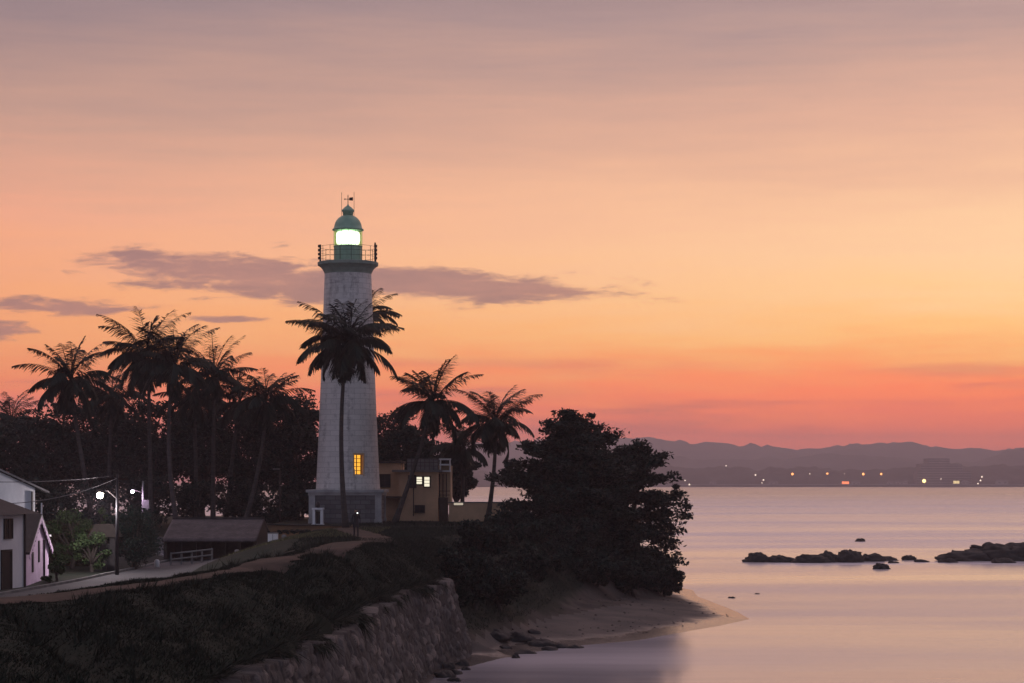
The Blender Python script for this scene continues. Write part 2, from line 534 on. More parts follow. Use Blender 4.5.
def water_mat():
    """sea smoothed by a long exposure: a soft sheen over pale milky foam that gathers in drawn-out bands"""
    m, gg, b = new_mat('sea_water')
    nt2 = m.node_tree
    geo = gg.n('ShaderNodeNewGeometry')
    P = geo.outputs['Position']
    b.inputs['Base Color'].default_value = (0.10, 0.09, 0.10, 1)
    b.inputs['IOR'].default_value = 2.8
    b.inputs['Specular IOR Level'].default_value = 0.5
    band = gg.noise(gg.scale(P, (0.010, 0.045, 0)), 1.0, 5, 0.6)
    band2 = gg.noise(gg.scale(P, (0.0018, 0.011, 0)), 1.0, 3, 0.5)
    sy = gg.n('ShaderNodeSeparateXYZ')
    gg.put(sy.inputs[0], P)
    gg.put(b.inputs['Roughness'], gg.m('ADD', gg.remap(sy.outputs[1], 300, 1500, 0.0, 0.04), gg.remap(gg.m('ADD', gg.m('MULTIPLY', band, 0.5), gg.m('MULTIPLY', band2, 0.5)), 0.4, 0.62, 0.10, 0.22)))
    # slopes of the swell: gentle, running ashore, livelier out in the open bay
    amp = gg.remap(sy.outputs[1], 150, 700, 0.02, 0.13)
    tilt = gg.remap(sy.outputs[1], 100, 900, 0.028, 0.085)
    sw1 = gg.noise(gg.scale(P, (0.30, 1.3, 0)), 1.0, 2, 0.5)
    sw2 = gg.noise(gg.scale(P, (0.22, 0.8, 5)), 1.0, 2, 0.5)
    tz = gg.m('MULTIPLY', tilt, gg.remap(gg.m('ADD', gg.m('MULTIPLY', band, 0.5), gg.m('MULTIPLY', band2, 0.5)), 0.36, 0.62, 1.35, 0.65))
    ny_ = gg.m('SUBTRACT', gg.m('MULTIPLY', gg.m('SUBTRACT', sw1, 0.5), amp), tz)
    nx_ = gg.m('MULTIPLY', gg.m('SUBTRACT', sw2, 0.5), gg.m('MULTIPLY', amp, 0.6))
    nv = gg.n('ShaderNodeVectorMath', operation='NORMALIZE')
    gg.put(nv.inputs[0], gg.vec(nx_, ny_, 1.0))
    gg.put(b.inputs['Normal'], nv.outputs[0])
    df = gg.n('ShaderNodeBsdfDiffuse')
    df.inputs[0].default_value = (0.90, 0.82, 0.85, 1)
    s = gg.n('ShaderNodeSeparateXYZ')
    gg.put(s.inputs[0], P)
    mx = gg.n('ShaderNodeMixShader')
    foam = gg.remap(gg.m('ADD', gg.m('MULTIPLY', band, 0.5), gg.m('MULTIPLY', band2, 0.5)), 0.36, 0.64, 0.06, 0.42)
    lane = gg.m('MULTIPLY', gg.remap(s.outputs[1], 225, 300), gg.remap(s.outputs[1], 1500, 500))
    foam = gg.m('ADD', gg.m('MULTIPLY', foam, gg.remap(s.outputs[1], 1500, 700, 0.08, 1.0)), gg.m('MULTIPLY', lane, 0.25), clamp=True)
    wash = gg.m('MULTIPLY', gg.m('MULTIPLY', gg.remap(gg.m('ABSOLUTE', gg.m('SUBTRACT', s.outputs[1], 227)), 11, 1), gg.remap(s.outputs[0], 20, 32)), gg.remap(gg.noise(gg.scale(P, (0.10, 0.3, 0)), 1.0, 4, 0.6), 0.38, 0.62))
    foam = gg.m('ADD', foam, gg.m('MULTIPLY', wash, 0.45), clamp=True)
    gg.put(mx.inputs[0], foam)
    nt2.links.new(b.outputs[0], mx.inputs[1])
    nt2.links.new(df.outputs[0], mx.inputs[2])
    nt2.links.new(mx.outputs[0], nt2.nodes['Material Output'].inputs[0])
    return m


M['sea'] = water_mat()

# ---------------------------------------------------------------- terrain
WX = np.array([[15, -9.6], [40, -8.3], [55.6, -7.46], [65, -6.8], [75, -6.3], [86, -5.96], [96, -5.35], [102, -4.3], [107, -3.5], [108.5, -4.2]])
CX = np.array([[15, -15], [45, -15], [54, -14], [60, -12.6], [66, -11.2], [77, -9.0], [85, -8.1], [97, -7.6], [107, -7.0], [125, -6.0]])
SHORE = np.array([(-4.5, 20), (-4.0, 60), (-4.2, 88), (-3.6, 97), (-1.6, 103), (0.1, 108), (3.7, 114), (7.5, 118), (9.9, 122.8), (13.5, 129.6), (16.3, 136),
                  (16.3, 143), (15.8, 152), (15.2, 162), (15.6, 172), (13, 186), (3, 205), (-14, 222), (-40, 240), (-90, 246), (-120, 246), (-120, 20)], float)
PLAT = np.array([(-4.2, 20), (-4.0, 100), (-9.5, 107.5), (-7.6, 114), (-4.6, 125), (-1.0, 139), (2.4, 150), (5.2, 160), (6.2, 175), (2, 194), (-14, 209), (-40, 226), (-90, 232), (-120, 232), (-120, 20)], float)


def sdist(X, Y, poly):
    d = np.full(X.shape, 1e9)
    ins = np.zeros(X.shape, bool)
    n = len(poly)
    for i in range(n):
        a, b = poly[i], poly[(i + 1) % n]
        e = b - a
        t = np.clip(((X - a[0]) * e[0] + (Y - a[1]) * e[1]) / (e @ e), 0, 1)
        d = np.minimum(d, np.hypot(X - a[0] - t * e[0], Y - a[1] - t * e[1]))
        if a[1] != b[1]:
            c = ((a[1] > Y) != (b[1] > Y)) & (X < (b[0] - a[0]) * (Y - a[1]) / (b[1] - a[1]) + a[0])
            ins ^= c
    return np.where(ins, d, -d)


def vnoise(X, Y, seed=0):
    """smooth value noise"""
    xi, yi = np.floor(X).astype(np.int64), np.floor(Y).astype(np.int64)
    fx, fy = X - xi, Y - yi
    fx, fy = fx * fx * (3 - 2 * fx), fy * fy * (3 - 2 * fy)

    def hsh(a, b):
        q = (a * 374761393 + b * 668265263 + seed * 974711) & 0xFFFFFFFF
        q = ((q ^ (q >> 13)) * 1274126177) & 0xFFFFFFFF
        return ((q ^ (q >> 16)) & 0xFFFF) / 65535.0
    return (hsh(xi, yi) * (1 - fx) + hsh(xi + 1, yi) * fx) * (1 - fy) + (hsh(xi, yi + 1) * (1 - fx) + hsh(xi + 1, yi + 1) * fx) * fy


def fbm(X, Y, seed=0, o=4):
    s, a = 0, 0.5
    for k in range(o):
        s = s + a * vnoise(X * 2 ** k, Y * 2 ** k, seed + k)
        a *= 0.5
    return s


def segd(X, Y, a, b):
    a, b = np.array(a, float), np.array(b, float)
    e = b - a
    t = np.clip(((X - a[0]) * e[0] + (Y - a[1]) * e[1]) / (e @ e), 0, 1)
    return np.hypot(X - a[0] - t * e[0], Y - a[1] - t * e[1])


def height(X, Y):
    xw = np.interp(Y, WX[:, 0], WX[:, 1])
    xc = np.interp(Y, CX[:, 0], CX[:, 1])
    t = np.clip((xw - x_off - X) / np.maximum(xw - x_off - xc, 0.3), 0, 1)
    bank = 4.0 + 1.85 * (1 - (1 - t) ** 1.7)
    d = xc - X
    ter = 5.85 - 2.05 * sm(3.2, 9.5, d)
    ramp = np.where(X > xc, bank, ter)
    front = 3.85 + 2.05 * sm(-22, -12.5, X)
    z = ramp + (front - ramp) * sm(104, 124, Y)
    plat = np.where(X > -19.4, 6.05, 4.2 + 1.3 * sm(148, 168, Y))
    z = np.where(Y > 150, plat, z)
    hump = 0.55 * np.exp(-((X + 8.0) / 3.0) ** 2) * (np.exp(-((Y - 68) / 6.5) ** 2) + 0.7 * np.exp(-((Y - 86) / 4.0) ** 2) + 0.7 * np.exp(-((Y - 103) / 6) ** 2))
    near = sm(128, 112, Y)
    z = z + hump
    for a, b in (((-9.6, 81.5), (-6.4, 73.5)), ((-8.8, 96), (-5.8, 88.5)), ((-13.5, 57), (-9.5, 47))):
        z = z - 0.85 * np.exp(-(segd(X, Y, a, b) / 0.75) ** 2)
    slope_n = (fbm(X * 0.45, Y * 0.45, 3) - 0.47)
    z = z + slope_n * np.where((X > xc - 1) & (Y < 125), 0.34, 0.14) * sm(-25, -16, X)
    # seaward side of the bank beyond the end of the wall
    dp = sdist(X, Y, PLAT)
    ds = sdist(X, Y, SHORE)
    beach = np.where(ds > 0, 0.10 * ds, 0.16 * ds)
    beach = np.minimum(beach, 1.6) + 0.18 * (fbm(X * 0.3, Y * 0.3, 9) - 0.47) * sm(0, 3, ds)
    zz = np.maximum(beach, np.minimum(z, 6.0 + (dp - 0.3) * 0.75))
    lo = np.where(X < xw - x_off, z, np.minimum(beach, 1.3))
    fb = sm(106.3, 109.0, Y)
    z2 = np.where((X < xw - x_off) & (Y < 108.5), z, lo + (zz - lo) * fb)
    return np.maximum(z2, -2.0)


x_off = 0.0
GX = np.arange(-82, 24.01, 0.5)
GY = np.arange(20, 262, 0.5)
XX, YY = np.meshgrid(GX, GY)
HH = height(XX, YY)


def hz(x, y):
    i = np.clip((np.asarray(x) - GX[0]) / 0.5, 0, len(GX) - 1.001)
    j = np.clip((np.asarray(y) - GY[0]) / 0.5, 0, len(GY) - 1.001)
    i0, j0 = i.astype(int), j.astype(int)
    fi, fj = i - i0, j - j0
    return (HH[j0, i0] * (1 - fi) + HH[j0, i0 + 1] * fi) * (1 - fj) + (HH[j0 + 1, i0] * (1 - fi) + HH[j0 + 1, i0 + 1] * fi) * fj


def H(x, y):
    return float(hz(np.array([x]), np.array([y]))[0])


nx, ny = len(GX), len(GY)
idx = np.arange(nx * ny).reshape(ny, nx)
F = np.stack([idx[:-1, :-1], idx[:-1, 1:], idx[1:, 1:], idx[1:, :-1]], -1).reshape(-1, 4)
VV = np.stack([XX, YY, HH], -1).reshape(-1, 3)
fz = VV[F][:, :, 2].mean(1)
fy = VV[F][:, :, 1].mean(1)
fx = VV[F][:, :, 0].mean(1)
seaward = (fz < 0.85) & (fx > -60)
keep = fz > -1.6


def sub(mask, name, m):
    f = F[mask]
    u, inv = np.unique(f, return_inverse=True)
    return np_mesh(name, VV[u], inv.reshape(-1, 4), m, smooth=True)


tag(sub(keep & ~seaward, 'ground', M['grassland']), kind='structure')
tag(sub(keep & seaward, 'beach', M['sand']), kind='structure')
seabed = MB().poly([(-9000, -290, -2.2), (9000, -290, -2.2), (9000, 4650, -2.2), (-9000, 4650, -2.2)], [(0, 1, 2, 3)]).build('seabed', M['sand'])
tag(seabed, kind='structure')
sea = MB().poly([(-9000, -290, 0), (9000, -290, 0), (9000, 4650, 0), (-9000, 4650, 0)], [(0, 1, 2, 3)]).build('sea', M['sea'])
tag(sea, kind='structure')


def strip(name, pts, width, m, lift=0.05, n=5, step=0.7, wob=0.0):
    P = [np.array(p, float) for p in pts]
    seg = [np.linalg.norm(P[i + 1] - P[i]) for i in range(len(P) - 1)]
    s = np.concatenate([[0], np.cumsum(seg)])
    ss = np.arange(0, s[-1], step)
    xs, ys = np.interp(ss, s, [p[0] for p in P]), np.interp(ss, s, [p[1] for p in P])
    k = np.ones(9) / 9
    if len(xs) > 12:
        xs[4:-4], ys[4:-4] = np.convolve(xs, k, 'valid'), np.convolve(ys, k, 'valid')
    tx, ty = np.gradient(xs), np.gradient(ys)
    l = np.hypot(tx, ty)
    nxv, nyv = ty / l, -tx / l
    vs, fs = [], []
    for i in range(len(xs)):
        wl = width / 2 * (1 + wob * (random.random() - .5) * 2)
        wr = width / 2 * (1 + wob * (random.random() - .5) * 2)
        for q in range(n):
            o = -wl + (wl + wr) * q / (n - 1)
            x, y = xs[i] + nxv[i] * o, ys[i] + nyv[i] * o
            vs.append((x, y, H(x, y) + (lift if 0 < q < n - 1 else lift * .3)))
    for i in range(len(xs) - 1):
        for q in range(n - 1):
            fs.append((i * n + q, i * n + q + 1, (i + 1) * n + q + 1, (i + 1) * n + q))
    return np_mesh(name, vs, fs, m, smooth=True), (xs, ys, nxv, nyv)


pth, _ = strip('footpath', [(-21, 52), (-16.5, 57.5), (-13.6, 63), (-11.6, 69), (-10.6, 77), (-10.2, 86), (-9.0, 98), (-7.6, 110), (-8.2, 121), (-10.5, 135), (-12.8, 149)], 2.3, M['dirt'], 0.07, 7, 0.5, 0.22)
tag(pth, kind='structure')
road, (rx, ry, rnx, rny) = strip('road', [(-24.5, 70), (-22.6, 95), (-21.4, 112), (-20.9, 128), (-21.0, 141), (-24, 152), (-31, 158)], 5.6, M['asphalt'], 0.04, 13, 0.7)
tag(road, kind='structure')
kb = MB()
for i in range(len(rx) - 1):
    a = Vector((rx[i] - rnx[i] * 2.95, ry[i] - rny[i] * 2.95, 0))
    b = Vector((rx[i + 1] - rnx[i + 1] * 2.95, ry[i + 1] - rny[i + 1] * 2.95, 0))
    c = (a + b) / 2
    kb.box((c.x, c.y, H(c.x, c.y) + 0.04), (0.16, (b - a).length + .01, 0.2), math.atan2(-(b - a).x, (b - a).y))
tag(kb.build('kerb', M['kerb']), kind='structure')

# ---------------------------------------------------------------- rampart wall (rubble stone)
def stone_wall_mat():
    m, gg, b = new_mat('rubble_stone')
    geo = gg.n('ShaderNodeNewGeometry')
    P = geo.outputs['Position']
    at_ = gg.n('ShaderNodeAttribute', attribute_name='stone')
    base = gg.ramp(at_.outputs['Fac'], [(0.0, (0.010, 0.010, 0.011, 1)), (0.45, (0.032, 0.030, 0.031, 1)), (0.8, (0.075, 0.069, 0.068, 1)), (1.0, (0.16, 0.135, 0.12, 1))])
    nz = gg.noise(gg.scale(P, (1.2, 1.2, 0.35)), 1.6, 6, 0.7)
    gg.put(b.inputs['Base Color'], gg.mix(gg.remap(nz, 0.45, 0.70), base, (0.022, 0.021, 0.019, 1)))
    b.inputs['Roughness'].default_value = 0.9
    bn = gg.n('ShaderNodeBump')
    bn.inputs['Strength'].default_value = 0.9
    bn.inputs['Distance'].default_value = 0.08
    gg.put(bn.inputs['Height'], gg.noise(gg.scale(P, (1, 1, 0.5)), 5.0, 6, 0.7))
    gg.put(b.inputs['Normal'], bn.outputs[0])
    return m


def rubble_wall(name, line, ztop, batter, m, cell=(0.80, 0.40), res=0.08, seed=1, zbot=-0.6, bulge=0.13):
    line = np.array(line, float)
    seg = np.hypot(*np.diff(line, axis=0).T)
    s = np.concatenate([[0], np.cumsum(seg)])
    U_ = np.arange(0, s[-1] + res, res)
    lx, ly = np.interp(U_, s, line[:, 0]), np.interp(U_, s, line[:, 1])
    k = np.ones(15) / 15
    lx[7:-7], ly[7:-7] = np.convolve(lx, k, 'valid'), np.convolve(ly, k, 'valid')
    tx, ty = np.gradient(lx), np.gradient(ly)
    l = np.hypot(tx, ty)
    ox, oy = ty / l, -tx / l           # outward = right of travel
    T = np.linspace(0, 1, int((ztop - zbot) / res))
    UU, TT = np.meshgrid(U_, T)
    Z = zbot + (ztop - zbot) * TT
    # voronoi stones
    rs = np.random.default_rng(seed)
    cu, cz = cell
    nu, nz = int(s[-1] / cu) + 4, int((ztop - zbot) / cz) + 4
    ju, jz = rs.random((nz, nu)), rs.random((nz, nu))
    hv = rs.random((nz, nu))
    gu, gz = UU / cu + 1, (Z - zbot) / cz + 1
    iu, iz = np.floor(gu).astype(int), np.floor(gz).astype(int)
    d1, d2 = np.full(UU.shape, 9.0), np.full(UU.shape, 9.0)
    val = np.zeros(UU.shape)
    for a in (-1, 0, 1):
        for b_ in (-1, 0, 1):
            q, p = np.clip(iz + b_, 0, nz - 1), np.clip(iu + a, 0, nu - 1)
            d = np.hypot(p + ju[q, p] - gu, q + jz[q, p] - gz)
            nearer = d < d1
            d2 = np.where(nearer, d1, np.minimum(d2, d))
            val = np.where(nearer, hv[q, p], val)
            d1 = np.minimum(d1, d)
    edge = np.clip((d2 - d1) / 0.28, 0, 1)
    off = bulge * edge ** 0.6 * (0.4 + 0.9 * val) + 0.95 * (fbm(UU * 0.22, Z * 0.12, seed + 5) - .47) + 0.16 * (fbm(UU * 2.2, Z * 1.2, seed + 8) - .47)
    off = off + batter * (1 - TT)
    Xw, Yw = lx[None, :] + ox[None, :] * off, ly[None, :] + oy[None, :] * off
    topn = 0.6 * (fbm(U_ * 0.5, U_ * 0 + 3, seed + 2) - .5)
    Zw = Z + TT ** 3 * topn[None, :]
    # cap row going back into the bank
    Xc = np.vstack([Xw, (lx - ox * 0.9)[None, :]])
    Yc = np.vstack([Yw, (ly - oy * 0.9)[None, :]])
    Zc = np.vstack([Zw, (Zw[-1] + 0.05)[None, :]])
    nn, mm = Xc.shape
    id_ = np.arange(nn * mm).reshape(nn, mm)
    f = np.stack([id_[:-1, :-1], id_[:-1, 1:], id_[1:, 1:], id_[1:, :-1]], -1).reshape(-1, 4)
    o = np_mesh(name, np.stack([Xc, Yc, Zc], -1).reshape(-1, 3), f, m, org=(lx[0], ly[0], 0))
    a = o.data.attributes.new('stone', 'FLOAT', 'POINT')
    a.data.foreach_set('value', np.vstack([val, val[-1:]]).astype(np.float32).ravel())
    return o


M['rubble'] = stone_wall_mat()
wl = [(x + 0.25, y) for y, x in WX[:-1]] + [(-3.6, 108.4), (-5.2, 109.4), (-8, 109.8)]
rw = rubble_wall('rampart_wall', wl, 4.05, 1.15, M['rubble'])
tag(rw, 'long battered rubble stone rampart wall dropping from the grass bank to the water', 'wall')
sw = rubble_wall('rubble_wall', [(8.6, 155), (10.6, 157), (12.4, 159.6)], 1.9, 0.3, M['rubble'], seed=5, zbot=0.3)
tag(sw, 'low broken stone wall at the top of the beach under the spreading tree', 'wall')

# ---------------------------------------------------------------- grass blades on bank and lawns
def blades(name, X, Y, L, W, m, lean=(0.35, -0.25), jit=0.5):
    n = len(X)
    Z = hz(X, Y) - 0.02
    ang = RNG.random(n) * 2 * np.pi
    wx, wy = np.cos(ang) * W, np.sin(ang) * W
    lx = (lean[0] + RNG.normal(0, jit, n)) * L
    ly = (lean[1] + RNG.normal(0, jit, n)) * L
    a = np.stack([X - wx, Y - wy, Z], -1)
    b = np.stack([X + wx, Y + wy, Z], -1)
    c = np.stack([X + lx, Y + ly, Z + L * (0.55 + 0.5 * RNG.random(n))], -1)
    V = np.stack([a, b, c], 1).reshape(-1, 3)
    return np_mesh(name, V, np.arange(3 * n).reshape(-1, 3), m)


n = 240000
Yb = 30 + 95 * RNG.random(n) ** 1.15
xw_ = np.interp(Yb, WX[:, 0], WX[:, 1])
xc_ = np.interp(Yb, CX[:, 0], CX[:, 1])
Xb = xw_ + 0.1 - (xw_ - xc_ + 3.5) * RNG.random(n)
def path_dist(x, y):
    return np.min([segd(x, y, a, b) for a, b in [((-21, 52), (-16.5, 57.5)), ((-16.5, 57.5), (-13.6, 63)), ((-13.6, 63), (-11.6, 69)), ((-11.6, 69), (-10.6, 77)),
                ((-10.6, 77), (-10.2, 86)), ((-10.2, 86), (-9.0, 98)), ((-9.0, 98), (-7.6, 110)), ((-7.6, 110), (-8.2, 121)), ((-8.2, 121), (-10.5, 135))]], axis=0)


d_path = path_dist(Xb, Yb)
cl_ = fbm(Xb * 0.8, Yb * 0.8, 21)
ok = (d_path > 0.85 + 0.35 * RNG.random(n)) & (cl_ > -1) & (hz(Xb, Yb) > 3.0)
Xb, Yb, cl_ = Xb[ok], Yb[ok], cl_[ok]
Lb = (0.06 + 0.15 * np.clip(cl_ - 0.3, 0, 1) * 1.6) * (0.7 + 0.6 * RNG.random(len(Xb)))
tag(blades('grass', Xb, Yb, Lb, 0.014 + 0.016 * RNG.random(len(Xb)), M['blade']), 'dark windblown grass on the rampart bank', 'grass', kind='stuff')
# taller weeds in clumps, and pebbles and drift on the sand
cx_, cy_ = [], []
for k in range(260):
    y = 32 + 88 * random.random() ** 1.2
    x = float(np.interp(y, WX[:, 0], WX[:, 1])) - 0.3 - random.random() * 5.5
    m_ = random.randint(14, 46)
    cx_.append(RNG.normal(x, .16, m_)); cy_.append(RNG.normal(y, .22, m_))
cx_, cy_ = np.concatenate(cx_), np.concatenate(cy_)
ok = (hz(cx_, cy_) > 3.2) & (path_dist(cx_, cy_) > 1.35)
cx_, cy_ = cx_[ok], cy_[ok]
tag(blades('weeds', cx_, cy_, 0.22 + 0.36 * RNG.random(len(cx_)), 0.016 + 0.02 * RNG.random(len(cx_)), M['blade'], (0.2, -0.1), 0.4), 'taller weeds tufted over the grass bank', 'weeds', kind='stuff')
n = 900
Xp, Yp = -3 + 18 * RNG.random(n), 106 + 44 * RNG.random(n)
zp = hz(Xp, Yp)
ok = (zp > 0.12) & (zp < 1.5) & (fbm(Xp * .5, Yp * .5, 61) > 0.40)
Xp, Yp, zp = Xp[ok], Yp[ok], zp[ok]
pv_, pf_ = [], []
for x, y, z in zip(Xp, Yp, zp):
    r = 0.03 + 0.10 * random.random() ** 3
    b0 = len(pv_)
    pv_ += [(x - r, y, z), (x, y - r * .7, z), (x + r * 1.2, y, z), (x, y + r * .8, z), (x + r * .1, y, z + r * .7), (x, y, z - r * .5)]
    for q in range(4):
        pf_ += [(b0 + q, b0 + (q + 1) % 4, b0 + 4), (b0 + (q + 1) % 4, b0 + q, b0 + 5)]
tag(np_mesh('pebbles', pv_, pf_, M['rock']), 'dark pebbles and drift strewn over the sand', 'pebbles', kind='stuff')
n = 42000
Yo = 26 + 82 * RNG.random(n)
off = RNG.random(n) ** 1.3 * 1.1
Xo = np.interp(Yo, WX[:, 0], WX[:, 1]) - 0.5 + off
drape = fbm(Yo * 0.5, Yo * 0, 77) + 0.25 * RNG.random(n)
ok = drape > 0.46 + 0.40 * off / 1.1
Xo, Yo, off = Xo[ok], Yo[ok], off[ok]
k = len(Xo)
Lo = 0.25 + 0.55 * RNG.random(k)
ang = RNG.random(k) * 2 * np.pi
Wd = 0.02 + 0.02 * RNG.random(k)
zo = 4.22 - 0.25 * off + 0.1 * RNG.random(k)
A_ = np.stack([Xo - np.cos(ang) * Wd, Yo - np.sin(ang) * Wd, zo], -1)
B_ = np.stack([Xo + np.cos(ang) * Wd, Yo + np.sin(ang) * Wd, zo], -1)
C_ = np.stack([Xo + Lo * (0.5 + .3 * RNG.normal(0, 1, k)), Yo + Lo * .4 * RNG.normal(0, 1, k), zo + Lo * (0.35 - 1.1 * off + .25 * RNG.normal(0, 1, k))], -1)
tag(np_mesh('overhanging_grass', np.stack([A_, B_, C_], 1).reshape(-1, 3), np.arange(3 * k).reshape(-1, 3), M['blade']), 'dark grass spilling over the head of the rampart wall', 'grass', kind='stuff')
n = 26000
Xl, Yl = -21 + 12 * RNG.random(n), 124 + 25 * RNG.random(n)
ok = (Xl > -18.0 - 0.3 * RNG.random(n)) & (segd(Xl, Yl, (-8.2, 121), (-10.5, 135)) > 1) & (segd(Xl, Yl, (-10.5, 135), (-12.8, 149)) > 1)
tag(blades('lawn_grass', Xl[ok], Yl[ok], 0.12 + 0.12 * RNG.random(ok.sum()), 0.03, M['palegrass'], (0, 0)), 'pale short grass between road and lighthouse', 'grass', kind='stuff')
n = 60000
Xl, Yl = -13 + 22 * RNG.random(n), 109 + 54 * RNG.random(n)
ok = (hz(Xl, Yl) > 0.95 + 1.2 * np.clip((Xl - 1) / 6, 0, 1) + 0.5 * fbm(Xl * .6, Yl * .6, 14)) & (segd(Xl, Yl, (-10.5, 135), (-12.8, 149)) > 1) & (segd(Xl, Yl, (-8.2, 121), (-10.5, 135)) > 1)
tag(blades('turf', Xl[ok], Yl[ok], 0.10 + 0.16 * RNG.random(ok.sum()), 0.03, M['blade'], (0, 0)), 'short dark turf in front of the ochre house', 'grass', kind='stuff')


# ---------------------------------------------------------------- foliage
def leaf_quads(C, size, flat=0.0, asp=0.5):
    n = len(C)
    nrm = RNG.normal(0, 1, (n, 3))
    nrm[:, 2] += flat * 2
    nrm /= np.linalg.norm(nrm, axis=1)[:, None]
    r = RNG.normal(0, 1, (n, 3))
    a = np.cross(nrm, r)
    a /= np.maximum(np.linalg.norm(a, axis=1)[:, None], 1e-6)
    b = np.cross(nrm, a)
    s = (size * (0.6 + 0.8 * RNG.random(n)))[:, None]
    V = np.stack([C - a * s * .5, C + b * s * asp * .5 - nrm * s * .06, C + a * s * .5, C - b * s * asp * .5 - nrm * s * .06], 1).reshape(-1, 3)
    return V, np.arange(4 * n).reshape(-1, 4)


def clump_points(centres, rad, per, flat):
    m = len(centres)
    P = RNG.normal(0, 1, (m, per, 3))
    P /= np.linalg.norm(P, axis=2)[:, :, None]
    P *= (RNG.random((m, per, 1)) ** 0.45)
    P *= rad[:, None, None]
    P[:, :, 2] *= flat
    return (centres[:, None, :] + P).reshape(-1, 3)


def limb(mb, a, b, r0, r1, sag=0.0, n=5):
    a, b = Vector(a), Vector(b)
    L = (b - a).length
    pts, rad = [], []
    off = Vector((random.uniform(-1, 1), random.uniform(-1, 1), 0)) * L * 0.07
    for i in range(n + 1):
        t = i / n
        pts.append(a.lerp(b, t) + off * math.sin(math.pi * t) + Vector((0, 0, sag * math.sin(math.pi * t))))
        rad.append(r0 + (r1 - r0) * t)
    mb.tube(pts, rad, 6)


def broadleaf(px, top, base_row, hw, Y, label, cat='tree', name='broadleaf_tree', m='leafdark', nclump=46, per=120, size=0.34, low=0.28, group=None, flat=0.6, gz=None, sq=1.0):
    """crown between the top row and low share of the height"""
    X = (px - 512) / FPX * Y
    z0 = H(X, Y) if gz is None else gz
    zt = at(px, top, Y).z
    r = hw / FPX * Y
    hgt = zt - z0
    zc0 = z0 + hgt * low
    t = thing(name, (X, Y, z0 - .1), label, cat, group)
    C = RNG.normal(0, 1, (nclump, 3))
    C /= np.linalg.norm(C, axis=1)[:, None]
    C *= (0.45 + 0.55 * RNG.random((nclump, 1))) * 0.86
    zc, hzv = (zc0 + zt) / 2, (zt - zc0) / 2
    P = np.stack([X + C[:, 0] * r, Y + C[:, 1] * r * sq, zc + C[:, 2] * hzv], -1)
    rad = (0.22 + 0.2 * RNG.random(nclump)) * min(r, hzv * 1.3)
    pts = clump_points(P, rad, per, flat)
    pts = pts[pts[:, 2] > z0 + 0.05]
    V, F_ = leaf_quads(pts, size, 0.5)
    np_mesh('crown', V, F_, M[m], t)
    mb = MB()
    tr = 0.035 * hgt + 0.05
    fork = Vector((X + random.uniform(-.3, .3), Y, z0 + hgt * max(low * 0.9, 0.18)))
    limb(mb, (X, Y, z0 - .1), fork, tr, tr * .75)
    order = list(range(nclump))
    random.shuffle(order)
    for i in order[:16]:
        limb(mb, fork, P[i], tr * .5, 0.03, 0.2)
    mb.build('trunk', M['bark'], t, smooth=True)
    return t


def bush(px, row_top, row_bot, hw, Y, label, m='leafdark', nclump=26, per=150, size=0.26, name='bush', group=None):
    X = (px - 512) / FPX * Y
    z0 = H(X, Y)
    return broadleaf(px, row_top, row_bot, hw, Y, label, 'bush', name, m, nclump, per, size, 0.02, group, 0.75)


def tiered_tree(px, Y, tiers, label, nper, seed, zbase, size=0.34, name='spreading_tree'):
    """tiers: (row, left px extent, right px extent): sea-almond habit, flat sprays on level branches"""
    rs = random.Random(seed)
    X = (px - 512) / FPX * Y
    t = thing(name, (X, Y, zbase), label, 'tree')
    mb = MB()
    zt = at(0, tiers[0][0], Y).z
    trunk = [(X + 0.25 * math.sin(k * 1.3), Y, zbase - .2 + (zt - zbase) * k / 7) for k in range(8)]
    mb.tube(trunk, [0.42 - 0.05 * k for k in range(8)], 8)
    pts = []
    for ti, (row, lp, rp) in enumerate(tiers):
        z = at(0, row, Y).z
        nb = max(5, int(4 + (lp + rp) / 11))
        for b in range(nb):
            q = 2 * math.pi * (b + rs.random() * .8) / nb + ti
            ext = (rp if math.cos(q) > 0 else lp) / FPX * Y
            depth = 0.5 * (lp + rp) / FPX * Y * 0.9
            L = rs.uniform(0.60, 1.06)
            end = Vector((X + math.cos(q) * ext * L, Y + math.sin(q) * depth * L, z + rs.uniform(-1.0, .75)))
            st = Vector((X, Y, max(z - 0.10 * ext - 0.3, zbase + .5)))
            limb(mb, st, end, 0.10, 0.02, 0.15, 4)
            m_ = max(3, int(ext * 1.25))
            for k in range(m_):
                f = 0.30 + 0.72 * (k + rs.random()) / m_
                c = st.lerp(end, f)
                c.z += 0.15 * math.sin(math.pi * f) + rs.uniform(-.08, .15)
                c.x += rs.uniform(-.35, .35)
                c.y += rs.uniform(-.35, .35)
                pts.append((c.x, c.y, max(c.z, zbase + 0.2), rs.uniform(0.6, 1.15)))
    for k in range(int(len(pts) * 0.22)):       # loose sprays that break up the tiers
        a = pts[rs.randrange(len(pts))]
        pts.append((a[0] + rs.uniform(-.9, .9), a[1] + rs.uniform(-1, 1), max(a[2] + rs.uniform(-.9, .7), zbase + .2), rs.uniform(.3, .7)))
    pts = np.array(pts)
    P = clump_points(pts[:, :3], pts[:, 3], nper, 0.50)
    V, F_ = leaf_quads(P, size, 0.8, 0.55)
    np_mesh('crown', V, F_, M['leafdark'], t)
    mb.build('trunk', M['bark'], t, smooth=True)
    return t


